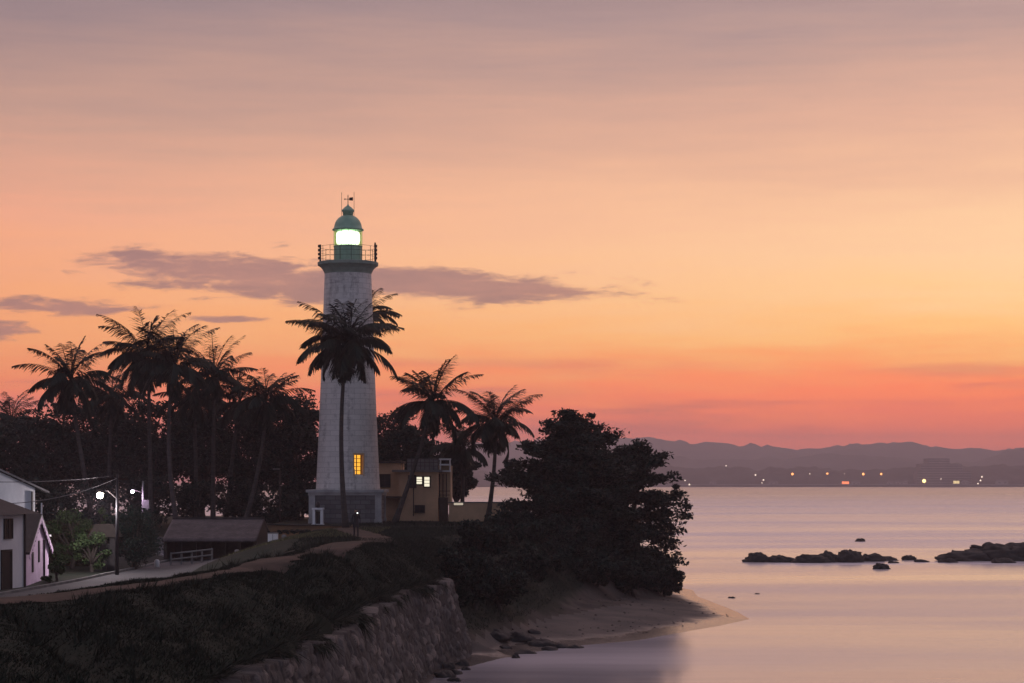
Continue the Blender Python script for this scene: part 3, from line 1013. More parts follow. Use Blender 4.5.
def palm(crown, base, Y, label, L=4.2, nf=24, seed=1, Yb=None, mid=None, droop=1.0, name='coconut_palm'):
    nf += 8
    rs = np.random.default_rng(seed)
    c = at(crown[0], crown[1], Y)
    bx = (base - 512) / FPX * Y
    yb = Yb or Y
    b = Vector((bx, yb, H(bx, yb) - 0.1))
    t = thing(name, b, label, 'palm tree')
    mb = MB()
    pts, rad = [], []
    N = 14
    m_ = at(mid[0], mid[1], Y) if mid else b.lerp(c, 0.55) + Vector(((b.x - c.x) * 0.18, 0, 0))
    for i in range(N + 1):
        q = i / N
        p = b * (1 - q) ** 2 + m_ * 2 * q * (1 - q) + c * q * q
        pts.append(p)
        rad.append(0.20 - 0.085 * q + 0.12 * math.exp(-q * 14))
    mb.tube(pts, rad, 8)
    mb.build('trunk', M['palmbark'], t, smooth=True)
    Vs, Fs, cnt = [], [], 0
    NS = 14
    cv = np.array(c)
    ga = 2.39996
    for k in range(nf):
        f = (k + 0.5) / nf
        a0 = R(84) - f * R(112) + rs.normal(0, 0.20)      # youngest upright, oldest hanging
        azm = k * ga + rs.normal(0, 0.2)
        l = 1.18 * L * (0.78 + 0.22 * math.sin(math.pi * min(1, f + 0.18))) * rs.uniform(0.72, 1.10)
        if f < 0.12: l *= 0.85
        if k >= nf - 4:                                   # spent fronds hanging down the trunk
            a0, l = R(-48) - rs.random() * .4, l * .75
        dr = (R(34) + R(46) * min(1, f * 1.5 + .1)) * droop * rs.uniform(0.8, 1.2)
        p = cv.copy()
        hx, hy = math.cos(azm), math.sin(azm)
        P, T = [], []
        curl = rs.normal(0, 0.42)
        for i in range(NS + 1):
            s = i / NS
            a = a0 - dr * s ** 1.25
            az2 = azm + curl * s
            d = np.array([math.cos(az2) * math.cos(a), math.sin(az2) * math.cos(a), math.sin(a)])
            P.append(p.copy())
            T.append(d)
            p = p + d * l / NS
        P, T = np.array(P), np.array(T)
        # rachis
        up = np.array([0, 0, 1.0])
        side = np.cross(T, up)
        side /= np.maximum(np.linalg.norm(side, axis=1), 1e-3)[:, None]
        wr = 0.045 * (1 - np.linspace(0, 1, NS + 1)) + 0.012
        A, B = P - side * wr[:, None], P + side * wr[:, None]
        V = np.empty((2 * (NS + 1), 3)); V[0::2], V[1::2] = A, B
        Vs.append(V)
        Fs.append(np.array([(cnt + 2 * i, cnt + 2 * i + 1, cnt + 2 * i + 3, cnt + 2 * i + 2) for i in range(NS)]))
        cnt += len(V)
        # leaflets
        npair = 38
        s = np.linspace(0.13, 0.995, npair)
        ii = s * NS
        i0 = np.minimum(ii.astype(int), NS - 1)
        fr = (ii - i0)[:, None]
        Pb = P[i0] * (1 - fr) + P[i0 + 1] * fr
        Tb = T[i0] * (1 - fr) + T[i0 + 1] * fr
        Sb = np.cross(Tb, up); Sb /= np.maximum(np.linalg.norm(Sb, axis=1), 1e-3)[:, None]
        ll = L * 0.27 * np.sin(np.pi * np.clip(s * 0.80 + 0.20, 0, 1)) ** 0.7 + 0.16
        for sg in (-1, 1):
            lj = ll * rs.uniform(0.6, 1.2, npair)
            hang = (0.20 + 0.45 * f + 0.50 * rs.random(npair))[:, None]
            d = Sb * sg * 0.85 + Tb * (0.55 + 0.4 * s[:, None]) - up * hang
            d /= np.linalg.norm(d, axis=1)[:, None]
            d2 = d - up * 0.35 * hang
            d2 /= np.linalg.norm(d2, axis=1)[:, None]
            wv = np.cross(d, Sb * 0.4 + up); wv /= np.maximum(np.linalg.norm(wv, axis=1), 1e-3)[:, None]
            wd = 0.055
            midp = Pb + d * (lj * .55)[:, None]
            tip = midp + d2 * (lj * .45)[:, None]
            V = np.stack([Pb - wv * wd * .6, Pb + wv * wd * .6, midp - wv * wd, midp + wv * wd, tip - wv * .008, tip + wv * .008], 1).reshape(-1, 3)
            b0 = cnt + 6 * np.arange(npair)
            Fs.append(np.stack([b0, b0 + 1, b0 + 3, b0 + 2], -1))
            Fs.append(np.stack([b0 + 2, b0 + 3, b0 + 5, b0 + 4], -1))
            Vs.append(V)
            cnt += len(V)
    np_mesh('crown', np.vstack(Vs), np.vstack(Fs), M['frond'], t)
    # coconuts and dead sheaths in the heart of the crown
    nb = MB()
    for k in range(9):
        q = k * 0.9
        cc = (c.x + .28 * math.cos(q), c.y + .28 * math.sin(q), c.z - .28 - .1 * (k % 3))
        nb.lathe([(0.02, -.13), (0.09, -.09), (0.12, 0), (0.09, .09), (0.02, .13)], 8, cc)
    nb.build('coconut_bunch', M['bark'], t, smooth=True)
    return t


palm((71, 380), 96, 158, 'palm with a lone round crown leaning left above the lit street lamp', 4.1, 26, 21, mid=(74, 420))
palm((148, 358), 151, 163, 'tallest palm of the close pair left of the lighthouse, with its spray reaching left', 4.6, 27, 32)
palm((175, 366), 180, 157, 'palm of the close pair with its right-hand fronds drooping, trunk curving to the tiled roof', 4.2, 26, 43, mid=(160, 440))
palm((214, 376), 213, 168, 'narrow upright palm between the close pair and the short leaning palm', 3.7, 20, 54, droop=.75)
palm((266, 400), 241, 160, 'short palm with trunk leaning right, nearest to the left of the lighthouse trees', 3.5, 24, 65, mid=(266, 455))
palm((11, 420), 14, 188, 'small distant palm at the far left edge of the treetops', 3.3, 22, 76)
palm((347, 345), 346, 148, 'tall slim palm standing in front of the white lighthouse tower', 4.6, 38, 88, mid=(336, 430), droop=1.05)
palm((364, 316), 366, 170, 'palm hidden behind the lighthouse with only its right fronds showing', 3.0, 22, 99)
palm((433, 402), 394, 157, 'curving palm in front of the ochre house beside the lighthouse', 4.0, 28, 110, mid=(420, 455), droop=.95)
palm((495, 424), 487, 163, 'palm standing between the ochre house and the spreading beach tree', 4.0, 28, 121, mid=(497, 465), droop=1.1)
palm((112, 398), 108, 172, 'lower palm half sunk in trees between the lone crown palm and the close pair', 3.6, 22, 143)
palm((194, 398), 197, 170, 'lower palm sunk in the trees under the narrow upright palm', 3.5, 22, 154)
palm((240, 402), 226, 174, 'lower palm sunk in the trees just left of the short leaning palm', 3.4, 22, 165)
palm((464, 448), 462, 172, 'low palm half hidden behind the corner of the ochre house', 3.2, 20, 132)

for i, (px, top, hw, Y, lab) in enumerate([
        (4, 414, 52, 176, 'dark tree at the left edge behind the white gabled house'),
        (50, 396, 54, 182, 'dark round tree behind the palm with the lone crown'),
        (104, 386, 56, 184, 'broad dark tree behind the two street lamps'),
        (152, 388, 56, 178, 'dark tree directly behind the close pair of palms'),
        (202, 378, 50, 185, 'dark tree behind the narrow upright palm'),
        (246, 384, 48, 180, 'dark tree behind the short leaning palm'),
        (294, 386, 42, 177, 'dark broad tree touching the left side of the lighthouse'),
        (402, 408, 38, 184, 'dark tree between the lighthouse and the curving palm'),
        (456, 436, 26, 188, 'small dark tree behind the roof terrace of the ochre house')]):
    broadleaf(px, top, 515, hw, Y, lab, nclump=64, per=190, size=0.42, low=0.10 if px < 330 else 0.2, group='trees behind the fort', sq=0.8)
for px, top, hw, Y, lab in [(22, 470, 46, 150, 'dark hedge shrub behind the white house roof'),
                            (84, 474, 42, 158, 'tall dark shrub behind the bright street lamp'),
                            (150, 462, 40, 168, 'tall dark shrub behind the farther street lamp'),
                            (196, 478, 34, 170, 'shrub behind the tiled roof, left of the orange wall'),
                            (236, 470, 34, 172, 'tall shrub under the short leaning palm'),
                            (272, 482, 34, 168, 'shrub by the thin lamp post behind the orange wall'),
                            (302, 476, 26, 172, 'shrub at the left foot of the lighthouse')]:
    bush(px, top, 520, hw, Y, lab, size=0.36, nclump=26, per=120, group='shrubs under the fort trees')
bush(305, 530, 548, 44, 142, 'low clipped dark hedge below the orange terrace wall', size=0.2, nclump=40, per=150, name='hedge')
tiered_tree(572, 152, [(420, 14, 16), (431, 32, 52), (444, 48, 42), (457, 72, 52), (471, 76, 62), (486, 84, 70), (503, 82, 76), (521, 88, 82), (540, 80, 86), (560, 70, 86), (577, 60, 80)],
            'large spreading tree in flat tiers, tallest at the top of the beach', 75, 3, 1.6)
tiered_tree(636, 156, [(451, 26, 12), (463, 44, 36), (478, 52, 36), (494, 56, 46), (511, 56, 50), (530, 54, 49), (548, 54, 48), (566, 50, 45), (582, 40, 46)],
            'lower rounded tiered tree on the seaward side, overhanging the water', 75, 8, 1.2)
for px, zt_, hw, Y, lab in [(452, 5.9, 22, 110.5, 'dark bush hard against the end of the rampart wall'),
                            (474, 5.6, 30, 115, 'dark bush just beyond the end of the rampart wall'),
                            (500, 4.6, 30, 119, 'rounded dark bush low on the bank above the small rocks'),
                            (478, 6.9, 34, 126, 'taller dark bush on the bank between the lawn and the rampart end'),
                            (522, 5.2, 34, 129, 'dark bush halfway along the bank before the spreading tree'),
                            (512, 7.3, 34, 139, 'dark bush on the lawn edge before the ochre garden wall'),
                            (548, 5.2, 40, 138, 'dark bush at the left foot of the spreading tree'),
                            (560, 7.2, 44, 145, 'tall dark bush wrapped round the trunk of the spreading tree'),
                            (596, 4.6, 42, 144, 'dark bush under the spreading tree at the back of the sand'),
                            (634, 3.9, 34, 149, 'low bush in front of the broken stone wall'),
                            (664, 3.0, 20, 156, 'smallest bush on the seaward end of the broken wall')]:
    bush(px, HROW - (zt_ - CAMZ) / Y * FPX, 600, hw, Y, lab, nclump=36, per=190, size=0.28, group='bushes along the beach bank')

# ---------------------------------------------------------------- lighthouse
LX, LY = (348 - 512) / FPX * 160, 160.0
LZ = 6.05


def lrow(r): return CAMZ - (r - HROW) / FPX * LY


lh = thing('lighthouse', (LX, LY, LZ), 'tall white masonry lighthouse with a lit green lantern on a dark stone base', 'lighthouse')
ztb, ztt = lrow(489.5), lrow(270)
NSEG, NR = 144, 120
zs = np.linspace(ztb, ztt, NR + 1)


def trad(z): return 2.58 - (2.58 - 1.86) * ((z - ztb) / (ztt - ztb)) ** 0.85


tv, tf, tuv = [], [], []
# window openings: (angle from the camera-facing direction to the right, half width m, z0, z1)
WINS = [(R(25), 0.38, lrow(474.5), lrow(455)), (R(22), 0.34, lrow(360), lrow(344))]
vi = {}
for i, z in enumerate(zs):
    for k in range(NSEG + 1):
        q = -math.pi / 2 + 2 * math.pi * k / NSEG + math.pi
        r = trad(z)
        tv.append((LX + r * math.cos(q), LY + r * math.sin(q), z))
        tuv.append((k / NSEG * 2 * math.pi * 2.2, z))


def in_win(k, i):
    q = ((2 * math.pi * (k + .5) / NSEG + math.pi) % (2 * math.pi))
    zc = (zs[i] + zs[i + 1]) / 2
    for a, hwm, z0, z1 in WINS:
        d = (q - a + math.pi) % (2 * math.pi) - math.pi
        if abs(d) * trad(zc) < hwm and z0 < zc < z1: return True
    return False


for i in range(NR):
    for k in range(NSEG):
        if not in_win(k, i):
            a = i * (NSEG + 1) + k
            tf.append((a, a + 1, a + NSEG + 2, a + NSEG + 1))
np_mesh('tower', tv, tf, M['tower'], lh, smooth=True, uv=tuv)
for a, hwm, z0, z1 in WINS:
    n_ = Vector((math.sin(a), -math.cos(a), 0))
    s_ = Vector((math.cos(a), math.sin(a), 0))
    zc = (z0 + z1) / 2
    r = trad(zc)
    base = Vector((LX, LY, 0))
    ho, dep = hwm + 0.02, 0.55
    mb = MB()
    for sg in (-1, 1):            # jambs
        c = base + n_ * (r - dep / 2 + .03) + s_ * sg * (ho + .03)
        mb.box((c.x, c.y, zc), (0.08, dep, z1 - z0 + .25), a)
    for z in (z0 - .08, z1 + .08):
        c = base + n_ * (r - dep / 2 + .02)
        mb.box((c.x, c.y, z), (2 * ho + .0, dep, 0.14), a)
    wn = mb.build('window', M['ochrepale'], lh)
    c = base + n_ * (r - dep)
    MB().box((c.x, c.y, zc), (2 * ho, 0.03, z1 - z0), a).build('pane', M['amberpane'], wn)
    mb = MB()
    for q in (-1, -0.02, 1):
        p = c + n_ * 0.04 + s_ * q * hwm * .93
        mb.box((p.x, p.y, zc), (0.06, 0.05, z1 - z0), a)
    for q in range(6):
        p = c + n_ * 0.043
        mb.box((p.x, p.y, z0 + (z1 - z0) * q / 5), (2 * hwm, 0.04, 0.045), a)
    mb.build('glazing_bar', M['darkwood'], wn)
# base
zb0, zb1 = LZ - 0.3, lrow(495)
bw = 5.55


def uvbox(name, c, s, m, parent):
    x0, y0, z0 = (c[i] - s[i] / 2 for i in range(3))
    x1, y1, z1 = (c[i] + s[i] / 2 for i in range(3))
    v, f, uv = [], [], []
    for (a, b) in (((x0, y0), (x1, y0)), ((x1, y0), (x1, y1)), ((x1, y1), (x0, y1)), ((x0, y1), (x0, y0))):
        k = len(v)
        L_ = math.hypot(b[0] - a[0], b[1] - a[1])
        v += [(*a, z0), (*b, z0), (*b, z1), (*a, z1)]
        uv += [(0, z0), (L_, z0), (L_, z1), (0, z1)]
        f.append((k, k + 1, k + 2, k + 3))
    k = len(v)
    v += [(x0, y0, z1), (x1, y0, z1), (x1, y1, z1), (x0, y1, z1)]
    uv += [(0, 0), (1, 0), (1, 1), (0, 1)]
    f.append((k, k + 1, k + 2, k + 3))
    return np_mesh(name, v, f, m, parent, uv=uv)


uvbox('plinth', (LX, LY, (zb0 + zb1) / 2), (bw, bw, zb1 - zb0), M['stone'], lh)
for sx in (-1, 1):
    for sy in (-1, 1):
        mb = MB()
        c = (LX + sx * (bw / 2 - .16), LY + sy * (bw / 2 - .16))
        mb.box((*c, (zb0 + zb1) / 2), (0.50, 0.50, zb1 - zb0))
        mb.box((*c, zb0 + .4), (0.6, 0.6, 0.5))
        mb.build('corner_pilaster', M['limewash'], lh)
mb = MB()
mb.box((LX, LY, zb1 + .11), (bw + .28, bw + .28, 0.24))
mb.box((LX, LY, zb1 + .33), (bw + .60, bw + .60, 0.22))
mb.build('ledge', M['limewash'], lh)
# gallery
zg = lrow(263)
MB().lathe([(1.84, -1.05), (1.9, -.8), (1.98, -.66), (2.05, -.52), (2.22, -.34), (2.42, -.22), (2.44, 0), (2.40, .03), (1.0, .03)], 72, (LX, LY, zg)).build('gallery', M['greygreen'], lh, smooth=False)
mb = MB()
for k in range(16):
    q = 2 * math.pi * k / 16 + .196
    p = (LX + 2.28 * math.cos(q), LY + 2.28 * math.sin(q))
    mb.tube([(*p, zg), (*p, zg + 1.25)], 0.02, 6)
for zz in (.45, .85, 1.25):
    ring = [(LX + 2.28 * math.cos(2 * math.pi * k / 48), LY + 2.28 * math.sin(2 * math.pi * k / 48), zg + zz) for k in range(49)]
    mb.tube(ring, 0.014, 5)
mb.build('railing', M['iron'], lh)
for sx, hgt in ((-1, 1.45), (1, 1.6)):
    mb = MB()
    p = (LX + sx * 2.2, LY - .3)
    mb.tube([(*p, zg), (*p, zg + hgt)], 0.07, 8)
    for k in range(4):
        mb.box((p[0] + .05 * sx, p[1] - .08, zg + .35 + .32 * k), (0.24, 0.2, 0.2))
    mb.build('antenna_mast' if sx > 0 else 'equipment_post', M['iron'], lh)
zl0, zl1 = lrow(246.5), lrow(230.5)
mb = MB().lathe([(1.10, 0), (1.10, zl0 - zg - .1), (1.16, zl0 - zg - .06), (1.16, zl0 - zg)], 48, (LX, LY, zg + .03))
dr_ = mb.build('lantern_drum', M['green'], lh, smooth=False)
for k in range(12):
    q = 2 * math.pi * k / 12
    MB().box((LX + 1.11 * math.cos(q), LY + 1.11 * math.sin(q), (zg + zl0) / 2), (0.05, .06, zl0 - zg - .1), q).build('rib', M['green'], dr_)
m, gg, b = new_mat('lantern_glass')
tr = gg.n('ShaderNodeBsdfTransparent'); tr.inputs[0].default_value = (0.74, 0.95, 0.70, 1)
gl = gg.n('ShaderNodeBsdfGlossy'); gl.inputs[1].default_value = 0.05
mx = gg.n('ShaderNodeMixShader'); mx.inputs[0].default_value = 0.06
m.node_tree.links.new(tr.outputs[0], mx.inputs[1]); m.node_tree.links.new(gl.outputs[0], mx.inputs[2])
m.node_tree.links.new(mx.outputs[0], m.node_tree.nodes['Material Output'].inputs[0])
M['glass'] = m
v, f = [], []
for k in range(24):
    q = 2 * math.pi * k / 24
    v += [(LX + 1.12 * math.cos(q), LY + 1.12 * math.sin(q), zl0), (LX + 1.12 * math.cos(q), LY + 1.12 * math.sin(q), zl1)]
for k in range(24):
    a, c = 2 * k, 2 * ((k + 1) % 24)
    f.append((a, c, c + 1, a + 1))
gz_ = np_mesh('lantern_glazing', v, f, M['glass'], lh)
mb = MB()
for k in range(12):
    q = 2 * math.pi * k / 12 + .13
    p = (LX + 1.13 * math.cos(q), LY + 1.13 * math.sin(q))
    mb.tube([(*p, zl0), (*p, zl1)], 0.018, 5)
mb.build('astragal', M['green'], gz_)
M['lens'] = emit('lantern_lens_glow', (0.98, 1.0, 0.84), 3.0)
mb = MB().lathe([(0.5, .08), (0.88, .2), (0.95, .5), (0.95, .9), (0.88, 1.14), (0.5, 1.22)], 40, (LX, LY, zl0))
mb.build('lens', M['lens'], lh, smooth=True)
dome = [(1.26, 0), (1.26, .10), (1.16, .14)]
for k in range(1, 10):
    q = k / 10 * math.pi / 2
    dome.append((1.12 * math.cos(q) ** 0.9 + .0, .14 + 1.12 * math.sin(q)))
dome.append((0.40, 1.3))
dm = MB().lathe(dome, 40, (LX, LY, zl1)).build('dome', M['green'], lh, smooth=True)
MB().lathe([(0.40, 0), (0.44, .28), (0.52, .32), (0.52, .40), (0.42, .5), (0.26, .66), (0.08, .78), (0.05, .9)], 24, (LX, LY, zl1 + 1.22)).build('cupola', M['green'], dm, smooth=True)
zt = zl1 + 2.1
vn = MB()
vn.tube([(LX, LY, zt), (LX, LY, zt + .75)], 0.035, 6)
vn.tube([(LX - .32, LY, zt + .42), (LX + .34, LY, zt + .42)], 0.025, 6)
vn.prism([(LX + .1, LY, zt + .32), (LX + .4, LY, zt + .30), (LX + .4, LY, zt + .58), (LX + .1, LY, zt + .54)], (0, -.02, 0), (0, .02, 0))
vn.prism([(LX - .34, LY, zt + .42), (LX - .22, LY, zt + .34), (LX - .22, LY, zt + .50)], (0, -.02, 0), (0, .02, 0))
vn.build('weather_vane', M['iron'], dm)
for sx in (-.52, .48):
    MB().tube([(LX + sx, LY + .1, zl1 + 1.0), (LX + sx, LY + .1, zt + 1.0)], 0.018, 5).build('lightning_rod', M['iron'], dm)

# small white shrine in front of the base
sx_ = at(318, 526, 155)
sh = thing('shrine', (sx_.x, 155, 6.0), 'small white shrine with a dark niche at the left foot of the lighthouse', 'shrine')
mb = MB()
for d in (-.30, .30):
    mb.box((sx_.x + d, 155, 6.55), (0.2, .6, 1.3))
mb.box((sx_.x, 155.27, 6.55), (0.42, .06, 1.3))
mb.box((sx_.x, 155, 7.26), (0.9, .72, 0.14))
mb.box((sx_.x, 155, 5.98), (0.95, .75, 0.2))
mb.build('frame', M['white'], sh)
MB().box((sx_.x + .02, 155.15, 6.5), (0.38, .1, 1.1)).build('niche', M['dark'], sh)
MB().lathe([(0.05, 0), (0.15, .05), (0.16, .3), (0.10, .42), (0.02, .5)], 12, (sx_.x, 155, 7.33)).build('finial_lantern', M['iron'], sh, smooth=True)

# ---------------------------------------------------------------- ochre house
HY = 166.0


def hp(px, row, Y=HY): return at(px, row, Y)


hs = thing('ochre_house', (-8, HY, 6.0), 'flat roofed ochre house with two lit windows and a railed roof terrace', 'house')
x0, x1, x2 = hp(372, 0).x, hp(399, 0).x, hp(438, 0).x
zt1, zt2 = hp(0, 463).z, hp(0, 472).z
D = 7.0
mb = MB().box(((x0 + x1) / 2, HY + 1.2 + D / 2, (5.9 + zt1) / 2), (x1 - x0, D, zt1 - 5.9))
mb.build('rear_block', M['ochre'], hs)
mb = MB().box(((x1 + x2) / 2, HY + D / 2, (5.9 + zt2) / 2), (x2 - x1, D, zt2 - 5.9))
mb.build('front_block', M['ochre'], hs)
x3 = hp(450, 0).x
mb = MB().box(((x2 + x3) / 2 + .002, HY + 1.6 + (D - 2) / 2, (7.4 + zt2 - .05) / 2 + .3), (x3 - x2, D - 2, zt2 - .05 - 7.4 + .6))
mb.build('stair_block', M['ochrepale'], hs)
mb = MB().box(((x0 + x1) / 2 - .05, HY + 1.1 + D / 2, zt1 + .10), (x1 - x0 + .3, D + .5, 0.2))
mb.build('rear_roof', M['darkwood'], hs)
mb = MB().box(((x1 + x2) / 2 - .1, HY + D / 2 - .15, zt2 + .09), (x2 - x1 + .9, D + .6, 0.18))
mb.build('roof_slab', M['concrete'], hs)
mb = MB()
ztr = hp(0, 459).z
yr = HY + .1
for k in range(9):
    xx = x1 + .3 + (x2 - x1 - .3) * k / 8
    mb.tube([(xx, yr, zt2 + .18), (xx, yr, ztr)], .025, 5)
for zz in (zt2 + .5, zt2 + .8, ztr):
    mb.tube([(x1 + .3, yr, zz), (x2, yr, zz)], .022, 5)
    mb.tube([(x2, yr, zz), (x2, yr + 5, zz)], .022, 5)
mb.build('terrace_railing', M['iron'], hs)
# shed on the terrace
mb = MB()
mb.box((x2 - 1.4, HY + 3.4, zt2 + .65), (2.6, 2.4, 1.0))
mb.build('terrace_parapet', M['concrete'], hs)
mb = MB()
for zz in (472.5, 466, 460.5):
    mb.box((x3 - .45, HY + 1.5, hp(0, zz).z + .12), (0.95, 1.2, 0.13))
for d in (-.4, .4):
    mb.box((x3 - .45 + d, HY + 1.5, hp(0, 466).z + .05), (0.09, 1.0, 1.0))
mb.build('stair_balustrade', M['white'], hs)


def window(px0, px1, r0, r1, y, m, parent, bars=1, shutter=None, hbar=2):
    a, b_ = hp(px0, r1, y), hp(px1, r0, y)
    cx, cz, ww, hh_ = (a.x + b_.x) / 2, (a.z + b_.z) / 2, b_.x - a.x, b_.z - a.z
    mb = MB()
    for d in (-1, 1):
        mb.box((cx + d * (ww / 2 + .04), y - .04, cz), (0.09, 0.12, hh_ + .16))
    for d in (-1, 1):
        mb.box((cx, y - .045, cz + d * (hh_ / 2 + .04)), (ww, 0.115, 0.085))
    for k in range(bars):
        mb.box((cx - ww / 2 + ww * (k + 1) / (bars + 1), y - .035, cz), (0.05, 0.05, hh_))
    for k in range(hbar):
        mb.box((cx, y - .033, cz - hh_ / 2 + hh_ * (k + 1) / (hbar + 1)), (ww, 0.045, 0.04))
    w_ = mb.build('window', M['darkwood'], parent)
    MB().box((cx, y - .012, cz), (ww, 0.03, hh_)).build('pane', m, w_)
    return w_


window(416.6, 422, 477, 484, HY, M['whitepane'], hs, 0, hbar=2)
window(424.3, 429.6, 477, 486.5, HY, M['whitepane'], hs, 0, hbar=2)
for a_, b_, r0, r1, yy in ((409, 415.5, 476, 487, HY), (380, 389.5, 475, 486.5, HY + 1.2), (415.5, 424, 506, 512, HY)):
    window(a_, b_, r0, r1, yy, M['dark'], hs, 1, hbar=1)
A, B = hp(374, 497, HY + .5), hp(407, 497, HY + .5)
MB().box(((A.x + B.x) / 2, HY + .4, A.z), (B.x - A.x, 1.6, 0.12)).build('awning', M['darkwood'], hs)
for px in (413.5, 439.5, 443, 446.5):
    mb = MB()
    a = hp(px, 486 if px < 420 else 473, HY)
    yy = HY - .05 if px < 439 else HY + 1.53
    a = hp(px, 488 if px < 420 else 474, yy)
    mb.tube([(a.x, yy, a.z), (a.x, yy, hp(px, 516 if px < 420 else 497, yy).z)], 0.045, 6)
    mb.build('drainpipe', M['darkwood'], hs)
a = hp(445, 498, HY + 1.3)
MB().box((a.x - .1, HY + .9, (6 + a.z) / 2), (0.75, 1.2, a.z - 5.9)).build('lean_to', M['darkwood'], hs)
mb = MB()
for rr in (491, 495):
    a, b_ = hp(440, rr, HY + .3), hp(450, rr, HY + .3)
    mb.tube([(a.x, HY + .3, a.z), (b_.x, HY + .3, a.z)], .03, 5)
mb.build('stair_rail', M['iron'], hs)
gw = thing('garden_wall', (-2.5, 164, 6), 'low ochre garden wall running right from the house towards the beach trees', 'wall')
a, b_ = hp(449, 503, 164.5), hp(520, 503, 164.5)
MB().box(((a.x + b_.x) / 2, 164.5, (5.6 + a.z) / 2), (b_.x - a.x, 0.25, a.z - 5.6)).build('wall', M['ochre'], gw)
MB().box(((a.x + b_.x) / 2, 164.5, a.z + .05), (b_.x - a.x + .1, 0.36, 0.1)).build('coping', M['concrete'], gw)
bt = thing('wall_light', tuple(hp(458.5, 505, 164.2)), 'pale lit panel on the low ochre garden wall', 'light')
a = hp(458.5, 504, 164.3)
MB().box((a.x, 164.32, a.z), (0.85, 0.08, 0.26)).build('housing', M['concrete'], bt)
M['dimpane'] = emit('dim_panel_glow', (1.0, 0.85, 0.65), 0.45)
MB().box((a.x, 164.27, a.z), (0.76, 0.03, 0.18)).build('diffuser', M['dimpane'], bt)

# orange retaining wall and the hedge bed at the lighthouse terrace
ow = thing('terrace_wall', (-15.7, 149.7, 5), 'low orange retaining wall edging the lighthouse terrace', 'wall')
a, b_ = at(256, 525.5, 149.6), at(352, 530, 149.6)
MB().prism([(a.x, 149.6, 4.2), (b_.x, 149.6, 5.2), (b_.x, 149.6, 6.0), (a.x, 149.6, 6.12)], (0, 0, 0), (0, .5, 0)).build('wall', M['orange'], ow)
MB().prism([(a.x - .1, 149.5, 6.13), (b_.x, 149.5, 6.01), (b_.x, 149.5, 6.09), (a.x - .1, 149.5, 6.22)], (0, 0, 0), (0, .7, 0)).build('coping', M['darkwood'], ow)

# ---------------------------------------------------------------- tiled roof shed
SY = 138.0
sd_ = thing('tiled_shed', (-21, SY, 3.9), 'long low shed with a weathered tiled roof and a dark open front', 'shed')
xa, xb = at(163, 0, SY).x, at(257, 0, SY).x
ze, zr = at(0, 540.5, SY).z, at(0, 518.5, SY + 4).z
sn = 40
rv, rf = [], []
rs_ = random.Random(4)
for i in range(sn + 1):
    x = xa + (xb - xa) * i / sn
    s_ = 0.06 * math.sin(i * .55) + rs_.uniform(-.02, .02)
    for k in range(9):
        q = k / 8
        rv.append((x, SY - .5 + 4.5 * q, ze + (zr - ze) * q + s_ * (1 - abs(2 * q - 1)) + 0.012 * (k % 2)))
for i in range(sn):
    for k in range(8):
        a = i * 9 + k
        rf.append((a, a + 9, a + 10, a + 1))
base_n = len(rv)
rv += [(xa, SY + 8.5, ze), (xb, SY + 8.5, ze)]
rf.append((8, sn * 9 + 8, base_n + 1, base_n))
ro = np_mesh('roof', rv, rf, M['tile'], sd_)
so = ro.modifiers.new('thickness', 'SOLIDIFY'); so.thickness = 0.1; so.offset = -1
MB().box(((xa + xb) / 2, SY + 4, zr + .02), (xb - xa, 0.3, 0.14)).build('ridge', M['darktile'], ro)
MB().box(((xa + xb) / 2, SY + 3.9, (3.6 + zr - .9) / 2), (xb - xa - .3, 0.2, zr - .9 - 3.6)).build('back_wall', M['darkwood'], sd_)
for xx in (xa + .12, xb - .12):
    MB().prism([(xx, SY, 3.5), (xx, SY + 8.2, 3.5), (xx, SY + 8.2, ze - .15), (xx, SY + 4, zr - .15), (xx, SY, ze)], (-.08, 0, 0), (.08, 0, 0)).build('end_wall', M['darkwood'], sd_)
for k in range(7):
    xx = xa + .2 + (xb - xa - .4) * k / 6
    MB().box((xx, SY + .1, (3.6 + ze) / 2), (0.14, 0.14, ze - 3.6)).build('post', M['darkwood'], sd_)
# white rail fence by the road
rf_ = thing('rail_fence', tuple(at(190, 560, 131)), 'white two-rail fence beside the road in front of the shed', 'fence')
p0, p1 = at(171, 558, 131), at(212, 556, 134)
for k in range(5):
    p = p0.lerp(p1, k / 4)
    z = H(p.x, p.y)
    MB().box((p.x, p.y, z + .4), (0.12, .12, 0.95)).build('post', M['concrete'], rf_)
for q in (.42, .80):
    mb = MB()
    mb.tube([(p0.x, p0.y - .1, H(p0.x, p0.y) + q), ((p0.x + p1.x) / 2, (p0.y + p1.y) / 2 - .1, (H(p0.x, p0.y) + H(p1.x, p1.y)) / 2 + q), (p1.x, p1.y - .1, H(p1.x, p1.y) + q)], .06, 6)
    mb.build('rail', M['kerb'], rf_)
